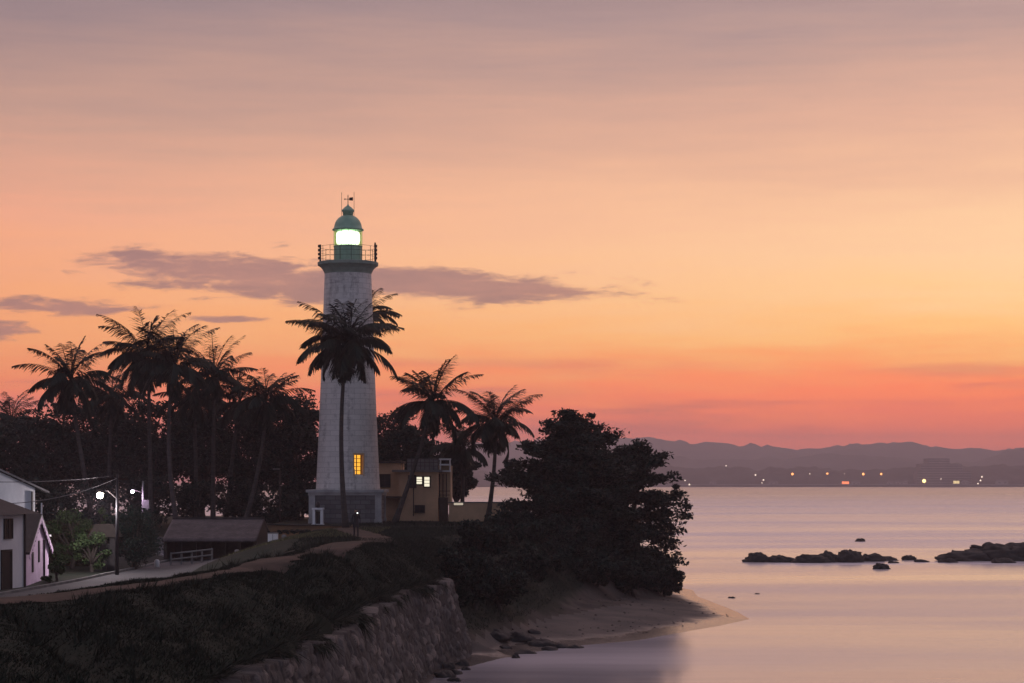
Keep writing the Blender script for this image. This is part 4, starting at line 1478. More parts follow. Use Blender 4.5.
# small pale things on the verge
ub = at(273, 544, 136)
ut = thing('utility_box', (ub.x, 136, H(ub.x, 136)), 'pale square utility box in front of the shed', 'utility box')
z = H(ub.x, 136)
MB().box((ub.x, 136, z + .36), (0.66, .4, 0.72)).build('cabinet', M['white'], ut)
MB().box((ub.x, 136, z + .75), (0.74, .48, 0.06)).build('lid', M['concrete'], ut)
MB().box((ub.x, 135.79, z + .36), (0.02, .02, 0.6)).build('door_seam', M['dark'], ut)
for px, Y, hh_, lab in ((284, 136, .42, 'small grey marker post right of the pale utility box'), (237, 134, .35, 'small grey marker post on the pale grass before the shed'), (157, 128, .55, 'white marker stone at the road edge under the round bush')):
    p = at(px, 0, Y)
    z = H(p.x, Y)
    mb = MB().lathe([(0.17, -.1), (0.17, hh_ * .8), (0.12, hh_ * .95), (0.05, hh_)], 10, (p.x, Y, z))
    tag(mb.build('marker_post', M['white'] if px == 157 else M['concrete'], org=(p.x, Y, z), smooth=True), lab, 'marker post')

# ---------------------------------------------------------------- street houses
def wall_frame(p0, p1):
    a, b_ = Vector((*p0, 0)), Vector((*p1, 0))
    t = (b_ - a).normalized()
    n_ = Vector((t.y, -t.x, 0))        # outward to the street
    return a, t, n_, (b_ - a).length


def onwall(mb, fr, u, z, w_, h_, off, d):
    a, t, n_, L_ = fr
    c = a + t * u + n_ * (off)
    mb.box((c.x, c.y, z), (w_, d, h_), math.atan2(t.y, t.x))
    return mb


GZ = 3.75
fr = wall_frame((-27.9, 98.5), (-25.95, 106.3))
ha = thing('white_house', (-27, 102, GZ), 'white two-storey house with a dark door and dark hipped tile roof', 'house')
a, t_, n_, L_ = fr
c1, c2 = a, a + t_ * L_
d_ = n_ * -6.5
ze_ = 7.85
MB().prism([(c1.x, c1.y, GZ - .3), (c2.x, c2.y, GZ - .3), (c2.x + d_.x, c2.y + d_.y, GZ - .3), (c1.x + d_.x, c1.y + d_.y, GZ - .3)], (0, 0, 0), (0, 0, ze_ - GZ + .3)).build('wall', M['white'], ha)
e = 0.55
q1, q2 = a - t_ * e + n_ * e, a + t_ * (L_ + e) + n_ * e
q3, q4 = q2 - n_ * (6.5 + 2 * e), q1 - n_ * (6.5 + 2 * e)
r1, r2 = (q1 + q4) / 2 + t_ * 3.0, (q2 + q3) / 2 - t_ * 3.0
zr_ = 9.55
mb = MB().poly([(*q1.xy, ze_ - .15), (*q2.xy, ze_ - .15), (*q3.xy, ze_ - .15), (*q4.xy, ze_ - .15), (*r1.xy, zr_), (*r2.xy, zr_)],
               [(0, 1, 5, 4), (1, 2, 5), (2, 3, 4, 5), (3, 0, 4), (3, 2, 1, 0)])
mb.build('roof', M['darktile'], ha)
onwall(MB(), fr, L_ - 2.2, GZ + .98, .9, 2.05, 0.0, .1).build('door', M['dark'], ha)
dd = MB()
for q in (-.5, .5):
    onwall(dd, fr, L_ - 2.2 + q, GZ + 1.0, .1, 2.2, .03, .14)
onwall(dd, fr, L_ - 2.2, GZ + 2.06, 1.1, .1, .03, .14)
dd.build('door_frame', M['darkwood'], ha)
wn = onwall(MB(), fr, L_ - 2.0, 6.95, .75, .95, 0.0, .1).build('window', M['dark'], ha)
dd = MB()
for q in (-.42, 0, .42):
    onwall(dd, fr, L_ - 2.0 + q, 6.95, .07, 1.05, .03, .12)
for q in (-.5, .5):
    onwall(dd, fr, L_ - 2.0, 6.95 + q, .9, .07, .033, .12)
dd.build('frame', M['darkwood'], wn)
p = a + t_ * (L_ - .25) + n_ * .07
MB().tube([(p.x, p.y, GZ), (p.x, p.y, ze_)], .06, 8).build('drainpipe', M['iron'], ha)

fr = wall_frame((-26.1, 107.0), (-26.9, 115.6))
hb = thing('lilac_house', (-26.5, 111, GZ), 'small lilac washed house with a dark tiled gable, lit by the street lamp', 'house')
a, t_, n_, L_ = fr
zeb, zab = 5.7, 7.5
ol = [a, a + t_ * L_]
prof = [Vector((*ol[0].xy, GZ - .3)), Vector((*ol[1].xy, GZ - .3)), Vector((*ol[1].xy, zeb)), Vector((*((ol[0] + ol[1]) / 2).xy, zab)), Vector((*ol[0].xy, zeb))]
MB().prism(prof, (0, 0, 0), n_ * -5).build('wall', M['lilac'], hb)
rb = MB()
mid_ = Vector((*((ol[0] + ol[1]) / 2).xy, zab + .12))
for s_, o_ in ((-1, ol[0]), (1, ol[1])):
    ev_ = Vector((*(o_ + t_ * s_ * .28).xy, zeb - .08))
    rb.prism([mid_, ev_, ev_ + Vector((0, 0, -.12)), mid_ + Vector((0, 0, -.12))], n_ * .22, n_ * -5.3)
rb.build('roof', M['darktile'], hb)
bb = MB()
for s_, o_ in ((-1, ol[0]), (1, ol[1])):
    ev_ = Vector((*(o_ + t_ * s_ * .28).xy, zeb - .2))
    top_ = mid_ + Vector((0, 0, -.12))
    bb.prism([top_, ev_, ev_ + Vector((0, 0, -.2)), top_ + Vector((0, 0, -.25))], n_ * .18, n_ * .218)
    for k in range(9):
        p = top_.lerp(ev_, (k + .5) / 9) + Vector((0, 0, -.26))
        bb.prism([p + t_ * .16 + Vector((0, 0, .05)), p - t_ * .16 + Vector((0, 0, .05)), p + Vector((0, 0, -.14))], n_ * .18, n_ * .218)
bb.build('bargeboard', M['lilac'], hb)
MB().tube([tuple(mid_ + n_ * .20 + Vector((0, 0, -.3))), tuple(mid_ + n_ * .20 + Vector((0, 0, .6)))], .045, 6).build('finial', M['white'], hb)
for u, ww, z, hh_ in ((2.2, .5, 5.0, 1.1), (4.6, .5, 5.5, 1.2)):
    onwall(MB(), fr, u, z, ww, hh_, 0, .1).build('window', M['dark'], hb)
p = a + t_ * 6.3 + n_ * .07
MB().tube([(p.x, p.y, GZ), (p.x, p.y, 6.1)], .06, 8).build('drainpipe', M['iron'], hb)
cnp = MB()
p = a + t_ * (L_ + .1) + n_ * .2
cnp.box((p.x - .5, p.y, 6.25), (.7, 1.2, .1), .1)
cnp.build('canopy', M['white'], hb)

hc = thing('gabled_house', (-31.5, 124, 4), 'taller pale gabled house behind the dark hipped roof at the left edge', 'house')
gy = 119.0
g0, g1 = at(35, 0, gy).x, at(35, 0, gy).x - 8.5
gm = (g0 + g1) / 2
ez, az_ = at(0, 488, gy).z, at(0, 488, gy).z + 1.95
MB().prism([(g0, gy, 3.5), (g0, gy, ez), (gm, gy, az_), (g1, gy, ez), (g1, gy, 3.5)], (0, 0, 0), (-2.4, 9, 0)).build('wall', M['white'], hc)
rb = MB()
for s_, xx in ((1, g0), (-1, g1)):
    sl = (az_ - ez) / abs(g0 - gm)
    xe = xx + s_ * .85
    zz = ez - sl * .85
    rb.prism([(gm, gy, az_ + .2), (xe, gy, zz + .2), (xe, gy, zz + .08), (gm, gy, az_ + .08)], (.08, -.3, 0), (-2.48, 9.3, 0))
rb.build('roof', M['concrete'], hc)
MB().tube([(g0 - .15, gy - .08, ez - .2), (g0 - .15, gy - .08, 4)], .06, 6).build('drainpipe', M['iron'], hc)

# creeper-grown boundary wall and gateway
bw_ = thing('boundary_wall', (-28, 131, 3.8), 'brown boundary wall overgrown with creeper behind the street lamp', 'wall')
a, b_ = at(44, 0, 131), at(103, 0, 131)
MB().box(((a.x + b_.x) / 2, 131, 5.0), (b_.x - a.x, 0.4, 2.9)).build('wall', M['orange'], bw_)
MB().box(((a.x + b_.x) / 2, 131, 6.5), (b_.x - a.x + .1, 0.55, 0.12)).build('coping', M['darkwood'], bw_)
n = 2600
P = np.stack([a.x + (b_.x - a.x) * RNG.random(n), 130.75 - .35 * RNG.random(n), 3.9 + 2.9 * RNG.random(n)], -1)
P = P[fbm(P[:, 0] * 1.1, P[:, 2] * 1.1, 31) > 0.42]
V, F_ = leaf_quads(P, 0.28)
np_mesh('creeper', V, F_, M['leafdry'], bw_)
gt = thing('gateway', (at(105, 0, 124).x, 124, 3.8), 'stone gateway with a dark gate and thatched top under the street lamp', 'gate')
for px in (97, 113):
    p = at(px, 0, 124)
    mb = MB().box((p.x, 124, 4.85), (0.34, .4, 2.2))
    mb.box((p.x, 124, 6.0), (0.46, .52, 0.14))
    mb.build('pillar', M['darkstone'], gt)
p = at(108.5, 0, 124.1)
MB().box((p.x, 124.05, 4.65), (0.45, .08, 1.75)).build('gate_leaf', M['dark'], gt)
p = at(102.5, 0, 124.1)
MB().box((p.x, 124.1, 4.75), (0.55, .3, 2.0)).build('stone_panel', M['darkstone'], gt)
p = at(105, 0, 124)
MB().prism([(p.x - 1.0, 123.4, 5.95), (p.x - .55, 123.4, 6.75), (p.x + .55, 123.4, 6.75), (p.x + 1.0, 123.4, 5.95)], (0, .2, 0), (0, 1.3, 0)).build('hood', M['darkwood'], gt)

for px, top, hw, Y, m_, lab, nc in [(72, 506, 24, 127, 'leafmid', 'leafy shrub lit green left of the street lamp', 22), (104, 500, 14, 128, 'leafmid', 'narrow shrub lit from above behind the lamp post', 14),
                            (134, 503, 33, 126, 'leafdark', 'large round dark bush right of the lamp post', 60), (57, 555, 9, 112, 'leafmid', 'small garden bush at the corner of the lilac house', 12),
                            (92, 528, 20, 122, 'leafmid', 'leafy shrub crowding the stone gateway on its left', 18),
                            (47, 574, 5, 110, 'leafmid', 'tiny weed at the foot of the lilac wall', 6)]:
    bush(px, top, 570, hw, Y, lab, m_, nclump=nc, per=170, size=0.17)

# ---------------------------------------------------------------- lamps, poles, wires
LPY = 118.0
pp = at(117, 571, LPY)
gz = H(pp.x, LPY)
lp = thing('street_lamp', (pp.x, LPY, gz), 'street lamp shining bright white on a wooden pole with a bracket arm', 'street lamp')
ztop = at(0, 474, LPY).z
MB().tube([(pp.x, LPY, gz - .2), (pp.x + .02, LPY, ztop)], [0.12, 0.08], 10).build('pole', M['dark'], lp, smooth=True)
lb = at(100, 494.5, (LPY - .4))
MB().tube([(pp.x, LPY - .05, lb.z - .25), (pp.x - .5, LPY - .2, lb.z + .22), (lb.x + .05, (LPY - .4), lb.z + .24)], .03, 6).build('bracket', M['iron'], lp)
MB().lathe([(0.04, .30), (0.12, .26), (0.26, .16), (0.28, .12), (0.05, .14)], 16, tuple(lb)).build('lamp_shade', M['iron'], lp, smooth=True)
MB().lathe([(0.02, -.24), (0.12, -.2), (0.19, -.1), (0.2, 0), (0.15, .09), (0.04, .12)], 16, tuple(lb)).build('bulb', M['lamp'], lp, smooth=True)
pl = bpy.data.lights.new('lamp_light', 'POINT'); pl.energy, pl.color, pl.shadow_soft_size = 1000, (1.0, 0.86, 0.92), 0.15
po = bpy.data.objects.new('lamp_light', pl); COL.objects.link(po); po.parent = lp
po.location = Vector((lb.x, lb.y, lb.z - .45)) - ORG[lp.name]
mb = MB()
for q in (-.5, .5):
    mb.box((pp.x, LPY, ztop - .3), (1.3, .1, .1))
mb.build('crossarm', M['bark'], lp)
pp2 = at(143, 515, 150)
gz2 = H(pp2.x, 150)
lp2 = thing('street_lamp', (pp2.x, 150, gz2), 'small farther street lamp with a violet white light behind the round bush', 'street lamp')
l2 = at(132.5, 491.5, 149.6)
MB().tube([(pp2.x, 150, gz2 - .2), (pp2.x, 150, at(0, 481, 150).z)], [0.11, 0.07], 8).build('pole', M['concrete'], lp2, smooth=True)
MB().tube([(pp2.x, 150, l2.z - .1), (l2.x, 149.6, l2.z + .16)], .03, 6).build('bracket', M['iron'], lp2)
MB().lathe([(0.02, -.12), (0.10, -.08), (0.12, 0), (0.09, .08), (0.02, .1)], 14, tuple(l2)).build('bulb', M['lampcool'], lp2, smooth=True)
mb = MB().box((pp2.x + .25, 149.9, at(0, 505, 150).z), (0.5, .5, .75))
mb.build('transformer', M['concrete'], lp2)
pl = bpy.data.lights.new('lamp_light', 'POINT'); pl.energy, pl.color, pl.shadow_soft_size = 260, (0.92, 0.66, 1.0), 0.15
po = bpy.data.objects.new('lamp_light', pl); COL.objects.link(po); po.parent = lp2
po.location = Vector((l2.x + .2, l2.y - .2, l2.z - .3)) - ORG[lp2.name]


def wire(a, b_, sag, label, r=0.022):
    a, b_ = Vector(a), Vector(b_)
    pts = [a.lerp(b_, k / 20) - Vector((0, 0, sag * 4 * (k / 20) * (1 - k / 20))) for k in range(21)]
    tag(MB().tube(pts, r, 5).build('overhead_wire', M['concrete'], org=tuple(a)), label, 'wire', 'overhead wires along the street')


wire(at(-60, 499, 104), (pp.x, LPY, ztop - .25), 0.75, 'pale overhead wire sagging from the white house to the lamp pole')
wire(at(-60, 480, 106), (pp.x - .5, LPY, ztop - .15), 0.2, 'upper overhead wire crossing the pale gabled house')
tp = at(280, 520, 162)
tl = thing('lamp_post', (tp.x, 162, 6.05), 'thin unlit lamp post standing left of the lighthouse', 'lamp post')
MB().tube([(tp.x, 162, 6.0), (tp.x, 162, at(0, 468, 162).z)], [.07, .05], 8).build('pole', M['iron'], tl, smooth=True)
z = at(0, 469, 162).z
MB().box((tp.x - .3, 162, z), (0.55, .18, .1)).build('lamp_head', M['concrete'], tl)

# ---------------------------------------------------------------- person on the path
pe = at(356, 539, 125)
gzp = H(pe.x, 125)


def skin_obj(name, verts, edges, radii, m, parent=None, org=None, sub=2):
    me = bpy.data.meshes.new(name)
    o0 = ORG[parent.name] if parent is not None else Vector(org)
    me.from_pydata([tuple(Vector(v) - o0) for v in verts], edges, [])
    o = bpy.data.objects.new(name, me)
    COL.objects.link(o)
    me.materials.append(m)
    sk = o.modifiers.new('skin', 'SKIN')
    me.skin_vertices[0] if len(me.skin_vertices) else None
    for v, r in zip(me.skin_vertices[0].data, radii):
        v.radius = r if hasattr(r, '__len__') else (r, r)
    me.skin_vertices[0].data[0].use_root = True
    sk.use_smooth_shade = True
    sb = o.modifiers.new('smooth', 'SUBSURF'); sb.levels = sb.render_levels = sub
    if parent is not None:
        o.parent = parent
        ORG[o.name] = o0
    else:
        o.location = o0
        ORG[o.name] = o0
    return o


X0, Y0, Z0 = pe.x, 125.0, gzp


def bp(x, y, z): return (X0 + x, Y0 + y, Z0 + z)


M['cloth'] = mat('dark_clothes', (0.020, 0.020, 0.024), (0.032, 0.030, 0.034), 4, 0.9)
M['skin'] = mat('skin', (0.20, 0.12, 0.085), None, rough=0.6)
M['hair'] = mat('black_hair', (0.012, 0.010, 0.010), None, rough=0.5)
bv = [bp(0, 0, .95), bp(0, .02, 1.15), bp(0, .02, 1.35), bp(0, .02, 1.47), bp(0, 0, 1.53), bp(0, -.01, 1.62), bp(0, -.005, 1.70),
      bp(-.10, 0, .88), bp(-.11, -.01, .48), bp(-.12, .02, .08), bp(-.13, -.12, .04),
      bp(.10, 0, .88), bp(.11, -.02, .48), bp(.12, .02, .08), bp(.14, -.11, .04),
      bp(-.19, .02, 1.42), bp(-.25, .03, 1.14), bp(-.24, -.06, .90), bp(-.235, -.10, .80),
      bp(.19, .02, 1.42), bp(.25, -.06, 1.17), bp(.16, -.30, 1.32), bp(.13, -.37, 1.38)]
be = [(0, 1), (1, 2), (2, 3), (3, 4), (4, 5), (5, 6), (0, 7), (7, 8), (8, 9), (9, 10), (0, 11), (11, 12), (12, 13), (13, 14), (3, 15), (15, 16), (16, 17), (17, 18), (3, 19), (19, 20), (20, 21), (21, 22)]
br = [(.15, .11), (.14, .10), (.17, .11), (.11, .09), (.055, .055), (.085, .10), (.075, .09), .095, .065, .05, .04, .095, .065, .05, .04, .07, .05, .04, .035, .07, .05, .04, .035]
pn = skin_obj('person', bv, be, br, M['cloth'], org=(X0, Y0, Z0))
tag(pn, 'person in dark clothes standing on the path before the lighthouse, holding up a small light', 'person')
fc = MB().lathe([(0.02, 1.545), (.062, 1.56), (.082, 1.61), (.084, 1.66), (.06, 1.70), (.02, 1.715)], 14, (X0, Y0 - .045, Z0))
fc.build('face', M['skin'], pn, smooth=True)
MB().lathe([(0.02, 1.555), (.095, 1.60), (.108, 1.66), (.095, 1.72), (.05, 1.765), (.01, 1.775)], 14, (X0, Y0 + .022, Z0)).build('hair', M['hair'], pn, smooth=True)
hnd = MB()
for q, (hx, hy, hz_) in enumerate(((-.235, -.11, .76), (.125, -.39, 1.41))):
    hnd = MB()
    hnd.lathe([(0.015, -.05), (.032, -.03), (.036, .02), (.02, .05)], 8, (X0 + hx, Y0 + hy, Z0 + hz_))
    for k in range(4):
        o_ = (k - 1.5) * .016
        dz_ = (-.09, -.10, -.098, -.08)[k] if q == 0 else (.085, .095, .09, .075)[k]
        hnd.tube([(X0 + hx + o_, Y0 + hy, Z0 + hz_ + dz_ * .35), (X0 + hx + o_, Y0 + hy - .012, Z0 + hz_ + dz_ * .7), (X0 + hx + o_, Y0 + hy - .004, Z0 + hz_ + dz_)], .0085, 5)
    hnd.tube([(X0 + hx - .03, Y0 + hy, Z0 + hz_ - .01), (X0 + hx - .05, Y0 + hy - .015, Z0 + hz_ + (.03 if q else -.04))], .01, 5)
    hnd.build('hand', M['skin'], pn, smooth=True)
ph = thing('torch', (X0 + .125, Y0 - .42, Z0 + 1.46), 'tiny lit torch held up by the person on the path', 'torch')
MB().tube([(X0 + .125, Y0 - .39, Z0 + 1.40), (X0 + .125, Y0 - .44, Z0 + 1.50)], .02, 8).build('handle', M['dark'], ph)
MB().lathe([(.02, -.03), (.045, 0), (.04, .03), (.01, .045)], 10, (X0 + .125, Y0 - .45, Z0 + 1.53)).build('bulb', emit('torch_glow', (0.9, 1.0, 0.95), 2.5), ph, smooth=True)

# ---------------------------------------------------------------- rocks
def rock(name, c, r, label, seed, flat=0.6, group=None, n=24, cat='rock'):
    rs = np.random.default_rng(seed)
    th = np.linspace(0, 2 * np.pi, n, endpoint=False)
    phi = np.linspace(-0.35, 1, n // 2) * np.pi / 2
    T, Pp = np.meshgrid(th, phi)
    ux, uy, uz = np.cos(T) * np.cos(Pp), np.sin(T) * np.cos(Pp), np.sin(Pp)
    k = seed * 3.7
    d = 0.50 + 1.15 * fbm(ux * 1.6 + k + uz * 1.1, uy * 1.6 + k - uz * .8, seed, 4) - 0.10
    tops = fbm(ux * 4 + k, uy * 4 + uz * 4, seed + 3, 3)
    d = d + 0.26 * (np.floor(tops * 6) / 6 - .4) + 0.22 * (fbm(ux * 9 + k, uy * 9 + uz * 7, seed + 5, 2) - .37)
    V = np.stack([c[0] + ux * d * r[0], c[1] + uy * d * r[1], c[2] + uz * d * r[2]], -1).reshape(-1, 3)
    id_ = np.arange(V.shape[0]).reshape(len(phi), n)
    f = np.stack([id_[:-1], np.roll(id_[:-1], -1, 1), np.roll(id_[1:], -1, 1), id_[1:]], -1).reshape(-1, 4)
    o = np_mesh(name, V, f, M['rock'], org=tuple(c))
    tag(o, label, cat, group)
    return o


def sea_rock(px, row, wpx, hpx, label, seed, n=44):
    Y = CAMZ * FPX / (row - HROW)
    x = (px - 512) / FPX * Y
    rock('sea_rock', (x, Y, -.05), (wpx * (1.18 if 745 < px < 890 and wpx > 20 else 1) / 2 / FPX * Y / .95, max(wpx * .35, hpx) / FPX * Y, hpx / FPX * Y / .95), label, seed, group='rocks in the bay', n=n)


sea_rock(758, 562, 26, 9, 'rounded rock at the left tip of the reef', 1)
sea_rock(781, 562, 32, 7, 'long low rock second along the reef', 2)
sea_rock(808, 562.5, 34, 8, 'flat topped rock in the middle of the reef', 3)
sea_rock(829, 562, 22, 10, 'squarish rock between the flat one and the highest reef rock', 4)
sea_rock(848, 562, 28, 13, 'highest rock of the reef, with twin lumps', 5)
sea_rock(868, 561.5, 26, 8, 'sloping rock right of the highest reef rock', 6)
sea_rock(884, 560.5, 24, 5, 'low tail rock ending the reef on the right', 7)
sea_rock(881, 569, 17, 6, 'lone rounded rock in front of the reef', 8)
sea_rock(908, 560, 14, 4.5, 'small rock midway between reef and big outcrop', 9)
sea_rock(921, 562, 18, 2.5, 'thin awash rock left of the big outcrop', 10)
sea_rock(893, 563, 12, 2.2, 'tiny awash rock under the reef tail', 11)
sea_rock(1012, 560, 96, 19, 'big dark rock outcrop rising at the right edge', 12, 64)
sea_rock(966, 560.5, 60, 10, 'low left shoulder rock of the big outcrop', 13)
sea_rock(948, 562.5, 16, 4, 'small rock off the left shoulder of the outcrop', 14)
sea_rock(1002, 563, 22, 5, 'small rock in front of the big outcrop', 15)
sea_rock(860, 541.5, 9, 3.5, 'single far rock out in the bay', 16)
sea_rock(732, 598, 9, 2.2, 'flat rock just off the tip of the sand', 17)
sea_rock(757, 594, 6, 1.4, 'tiny rock farther off the tip of the sand', 18)
shore = [(497, 637, 26, 7), (519, 640, 34, 9), (540, 645, 26, 6), (560, 647, 22, 5), (505, 648, 12, 4), (524, 653, 22, 4), (548, 650, 18, 4), (575, 648, 14, 3.5), (516, 658, 8, 5),
         (449, 668, 14, 7), (462, 665, 12, 6), (444, 677, 18, 8), (456, 674, 13, 5), (466, 670, 8, 4), (455, 681, 16, 6), (498, 630, 16, 4), (534, 633, 14, 4)]
words = ['long black slab rock highest on the beach', 'largest black slab rock at the water line', 'dark slab rock right of the largest slab', 'low wet rock towards the right of the beach rocks',
         'small stone at the foot of the black slabs', 'flat wet rock awash below the largest slab', 'flat wet rock awash below the right slab', 'last small rock on the right of the beach rocks',
         'lone upright stone in the shallows', 'dark boulder at the foot of the rampart wall', 'boulder on the sand beside the rampart foot', 'largest boulder under the rampart wall',
         'flat boulder in front of the largest rampart boulder', 'small stone at the right of the rampart boulders', 'boulder nearest the bottom edge under the rampart', 'low dark rock at the back of the slabs', 'small dark rock right of the back rock']
for i, ((px, row, wp, hp_), lab) in enumerate(zip(shore, words)):
    zg_ = 0.15
    for _ in range(12):
        Y = (CAMZ - zg_) * FPX / (row - HROW)
        x = (px - 512) / FPX * Y
        zg_ = 0.5 * zg_ + 0.5 * max(H(x, Y), 0)
    zz = max(H(x, Y), 0) - .05
    rock('shore_rock', (x, Y, zz), (wp / 2 / FPX * Y / .9, wp * .5 / FPX * Y, hp_ / FPX * Y), lab, 30 + i, group='dark rocks along the beach')

# ---------------------------------------------------------------- far shore
def ridge(name, pts, Y, depth, m, seed, rough=6.0, step=14.0, label=None):
    pxs, rws = zip(*pts)
    xs = np.arange((pxs[0] - 512) / FPX * Y, (pxs[-1] - 512) / FPX * Y, step)
    hts = CAMZ + (HROW - np.interp(xs * FPX / Y + 512, pxs, rws)) / FPX * Y
    K = 26
    t = np.linspace(0, 1, K)
    XX_, TT = np.meshgrid(xs, t)
    prof = np.sin(np.pi * np.clip(TT, 0, 1)) ** 0.8
    Hh = hts[None, :] * prof
    nz = fbm(XX_ / 60, TT * depth / 60, seed, 5) - .48
    nz2 = fbm(XX_ / 14, TT * depth / 14, seed + 9, 2) - .4
    Z = np.maximum(Hh + (nz * 2.2 + nz2 * 1.5) * rough * np.minimum(1, prof * 2), -1)
    V = np.stack([XX_, Y - depth / 2 + TT * depth, Z], -1).reshape(-1, 3)
    id_ = np.arange(V.shape[0]).reshape(K, len(xs))
    f = np.stack([id_[:-1, :-1], id_[:-1, 1:], id_[1:, 1:], id_[1:, :-1]], -1).reshape(-1, 4)
    return np_mesh(name, V, f, m)


far_pts = [(380, 450), (430, 446), (480, 443), (540, 441), (600, 439), (640, 438), (665, 441), (690, 446), (705, 444), (740, 446), (790, 449), (812, 449), (840, 446), (870, 444), (905, 444), (935, 446), (955, 450), (985, 451), (1024, 449), (1100, 446), (1200, 450)]
mid_pts = [(380, 462), (450, 456), (520, 458), (600, 452), (640, 454), (690, 460), (745, 462), (770, 458), (800, 460), (830, 455), (880, 457), (930, 462), (985, 460), (1005, 452), (1024, 448), (1060, 442), (1150, 452)]
near_pts = [(350, 472), (450, 470), (560, 470), (640, 468), (690, 467), (760, 469), (830, 468), (900, 468), (1000, 466), (1060, 464), (1150, 468)]
tag(ridge('hills', far_pts, 4250, 700, M['farhill'], 41, 9, 12), kind='structure')
tag(ridge('hills', mid_pts, 3480, 420, M['farhill'], 55, 7, 10), kind='structure')
tag(ridge('far_woods', near_pts, 2830, 180, M['fartree'], 67, 9, 5), 'dark tree belt behind the far shore', 'woods', kind='stuff')
FY = 2700.0
cs = MB().prism([(-300, FY, -1), (1200, FY, -1), (1200, FY, 1.6), (-300, FY, 1.6)], (0, 0, 0), (0, 400, 0)).build('coast', M['fartree'])
tag(cs, kind='structure')
qw = thing('sea_wall', (450, FY, 0), 'long low sea wall with a pale top along the far shore', 'wall')
MB().box((500, FY - 2, 1.2), (1000, 3, 3.6)).build('wall', M['fargrey'], qw)
MB().box((500, FY - 2.2, 3.4), (1000, 3.4, .8)).build('coping', M['farwall'], qw)


def fx_(px): return (px - 512) / FPX * FY


def frow(r): return CAMZ - (r - HROW) / FPX * FY


far_lights = [(685.5, 480.5, 'w', 1.5, 'white lamp beside the edge of the beach tree'), (689, 484.5, 'w', 1.7, 'low white lamp at the waterline beside the beach tree'), (723, 466, 'w', 1.1, 'lone faint high lamp on the wooded slope'),
              (756, 475, 'w', 1.8, 'pale lamp left of the low white pair'), (764, 480, 'w', 1.9, 'bright white lamp low near the pale lamp'), (761.5, 483, 'w', 1.1, 'small white lamp just under the bright one'),
              (793, 474, 'a', 2.2, 'orange lamp, first of the row of amber lamps'), (810.5, 473.8, 'w', 1.2, 'faint lamp between the first two orange lamps'), (828, 473.6, 'a', 1.8, 'amber lamp, second of the spaced row'),
              (845, 473.6, 'w', 0.9, 'faint lamp above the red sign'), (864, 474, 'a', 2.2, 'amber lamp, third of the spaced row'), (882, 474, 'a', 2.0, 'amber lamp, fourth and last of the spaced row'),
              (925, 481, 'y', 3.2, 'brightest yellow floodlight in front of the hotel'), (942, 479, 'w', 1.2, 'small lamp under the hotel front'), (983, 476.8, 'w', 1.9, 'top lamp of the bent string right of the hotel'),
              (981.5, 480.5, 'w', 1.9, 'middle lamp of the bent string right of the hotel'), (977, 483.5, 'w', 1.6, 'bottom lamp of the bent string right of the hotel')]
M['fa'] = emit('amber_far_lamp', (1.0, 0.36, 0.10), 3.6)
M['fw'] = emit('white_far_lamp', (1.0, 0.80, 0.62), 2.2)
M['fy'] = emit('yellow_far_lamp', (1.0, 0.66, 0.24), 5.0)
for i, (px, row, c, r, lab) in enumerate(far_lights):
    x, z = fx_(px), frow(row)
    y = FY - 8 - (i % 3)
    y = FY + 6 if row < 483 else FY - 6
    t = thing('far_street_lamp', (x, y, 1.5), lab, 'lamp', 'lights along the far shore')
    rr = r * (0.78 if c != 'w' else 0.62)
    MB().lathe([(rr * .1, -rr), (rr * .7, -rr * .7), (rr, 0), (rr * .7, rr * .7), (rr * .1, rr)], 12, (x, y - 45 if row < 470 else y, z)).build('lamp_head', M['f' + c], t, smooth=True)
    MB().tube([(x, y - 45 if row < 470 else y, 0), (x, y - 45 if row < 470 else y, z - rr * .9)], .25, 6).build('pole', M['fargrey'], t)
for px0, px1, r0, r1, m_, lab in ((842.5, 849.5, 481.5, 484, emit('red_sign_glow', (1.0, 0.22, 0.08), 2.2), 'long red lit sign on the far waterfront'), (954, 960, 480.8, 483.6, emit('yellow_sign_glow', (1.0, 0.75, 0.35), 1.2), 'yellowish lit kiosk on the far waterfront')):
    x0_, x1_, z0_, z1_ = fx_(px0), fx_(px1), frow(r1), frow(r0)
    t = thing('lit_sign', ((x0_ + x1_) / 2, FY + 4, 1.6), lab, 'sign')
    MB().box(((x0_ + x1_) / 2, FY + 4, (z0_ + z1_) / 2), (x1_ - x0_, .6, z1_ - z0_)).build('panel', m_, t)
    MB().box(((x0_ + x1_) / 2, FY + 6, (1.6 + z1_) / 2), (x1_ - x0_ + 1, 3, z1_ - 1.6 + .6)).build('housing', M['fargrey'], t)
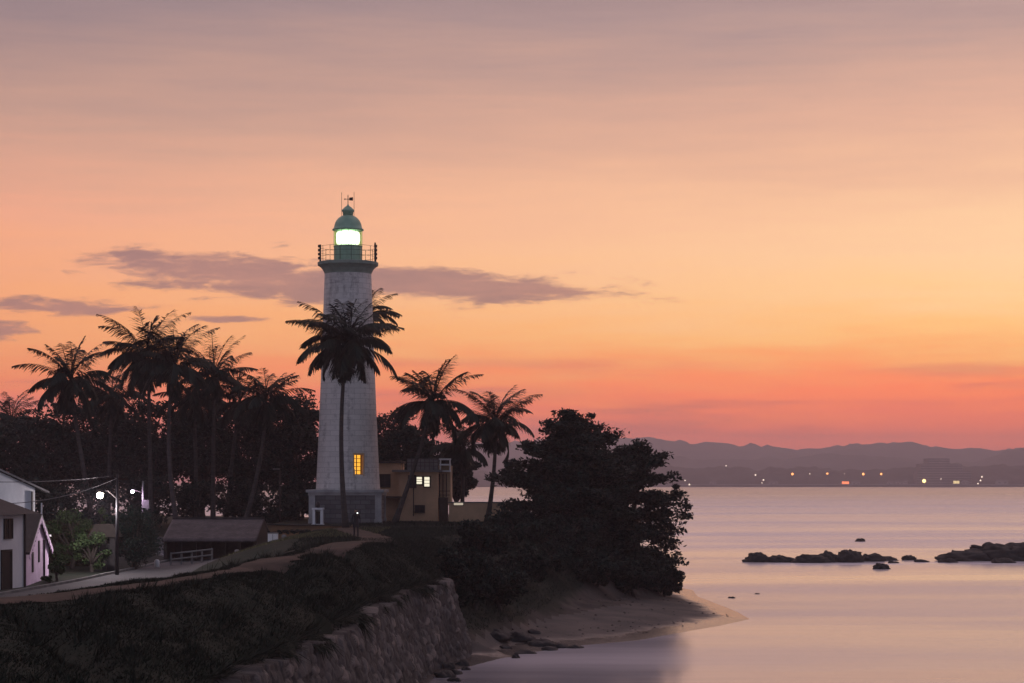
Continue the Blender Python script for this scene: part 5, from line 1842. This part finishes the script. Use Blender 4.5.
# hotel
ht = thing('hotel', (fx_(948), FY + 40, 1.6), 'stepped many-storeyed hotel block on the far shore', 'building')
for nm, a_, b_, r0 in (('lower_block', 922, 976, 471), ('middle_block', 927, 969, 463.5), ('upper_block', 936, 958, 458)):
    y_ = FY + {'lower_block': 30, 'middle_block': 42, 'upper_block': 52}[nm]
    xa_, xb_ = fx_(a_), fx_(b_)
    zt_ = frow(r0)
    bl = MB().box(((xa_ + xb_) / 2, y_ + 15, zt_ / 2), (xb_ - xa_, 30, zt_)).build(nm, M['fargrey'], ht)
    mb = MB()
    for k in range(int(zt_ / 3.4)):
        mb.box(((xa_ + xb_) / 2, y_ - .8, 3 + k * 3.4), (xb_ - xa_ + 1.0, 2.0, .9))
    mb.build('balcony', M['farwall'], bl)
rsf = random.Random(12)
for px, wpx, row, lab in ((714, 6, 482.6, 'low pale boathouse near the lone high lamp'), (775, 9, 482.4, 'low pale shop right of the low white lamps'), (858, 8, 482.2, 'low pale shed right of the red sign'), (893, 6, 482.3, 'small pale house left of the floodlight'),
                          (902, 8, 482.5, 'wide pale house nearest left of the floodlight'), (908, 4, 481.2, 'narrow taller pale house by the floodlight'), (968, 6, 482, 'small pale house under the right end of the hotel'), (1005, 12, 481.5, 'pale long house at the far right of the shore')):
    x, z = fx_(px), frow(row)
    ww = wpx / FPX * FY
    y = FY + 14
    t = thing('far_house', (x, y, 1.6), lab, 'house', 'small houses on the far shore')
    MB().box((x, y + 4, (1.4 + z) / 2), (ww, 8, z - 1.4)).build('wall', M['farwall'], t)
    MB().prism([(x - ww / 2 - .6, y - .6, z + .02), (x + ww / 2 + .6, y - .6, z + .02), (x + ww / 2 - .5, y + 4, z + 2.2), (x - ww / 2 + .5, y + 4, z + 2.2)], (0, 0, 0), (0, .5, .1)).build('roof', M['fargrey'], t)
    for k in range(2):
        MB().box((x + (k - .5) * ww * .5, y - .02, z - 1.6), (ww * .18, .1, 1.3)).build('window', M['dark'], t)

# ---------------------------------------------------------------- haze
m = bpy.data.materials.new('haze_air')
m.use_nodes = True
m.node_tree.nodes.clear()
gg = G(m.node_tree)
pv = gg.n('ShaderNodeVolumePrincipled')
pv.inputs['Color'].default_value = (0.93, 0.85, 0.95, 1)
pv.inputs['Density'].default_value = 0.00027
pv.inputs['Anisotropy'].default_value = 0.4
om = gg.n('ShaderNodeOutputMaterial')
m.node_tree.links.new(pv.outputs[0], om.inputs['Volume'])
hzb = MB().box((0, 2150, 51.5), (18200, 5100, 111)).build('haze', m)
tag(hzb, 'thin pale dusk haze over the bay', 'haze', kind='stuff')
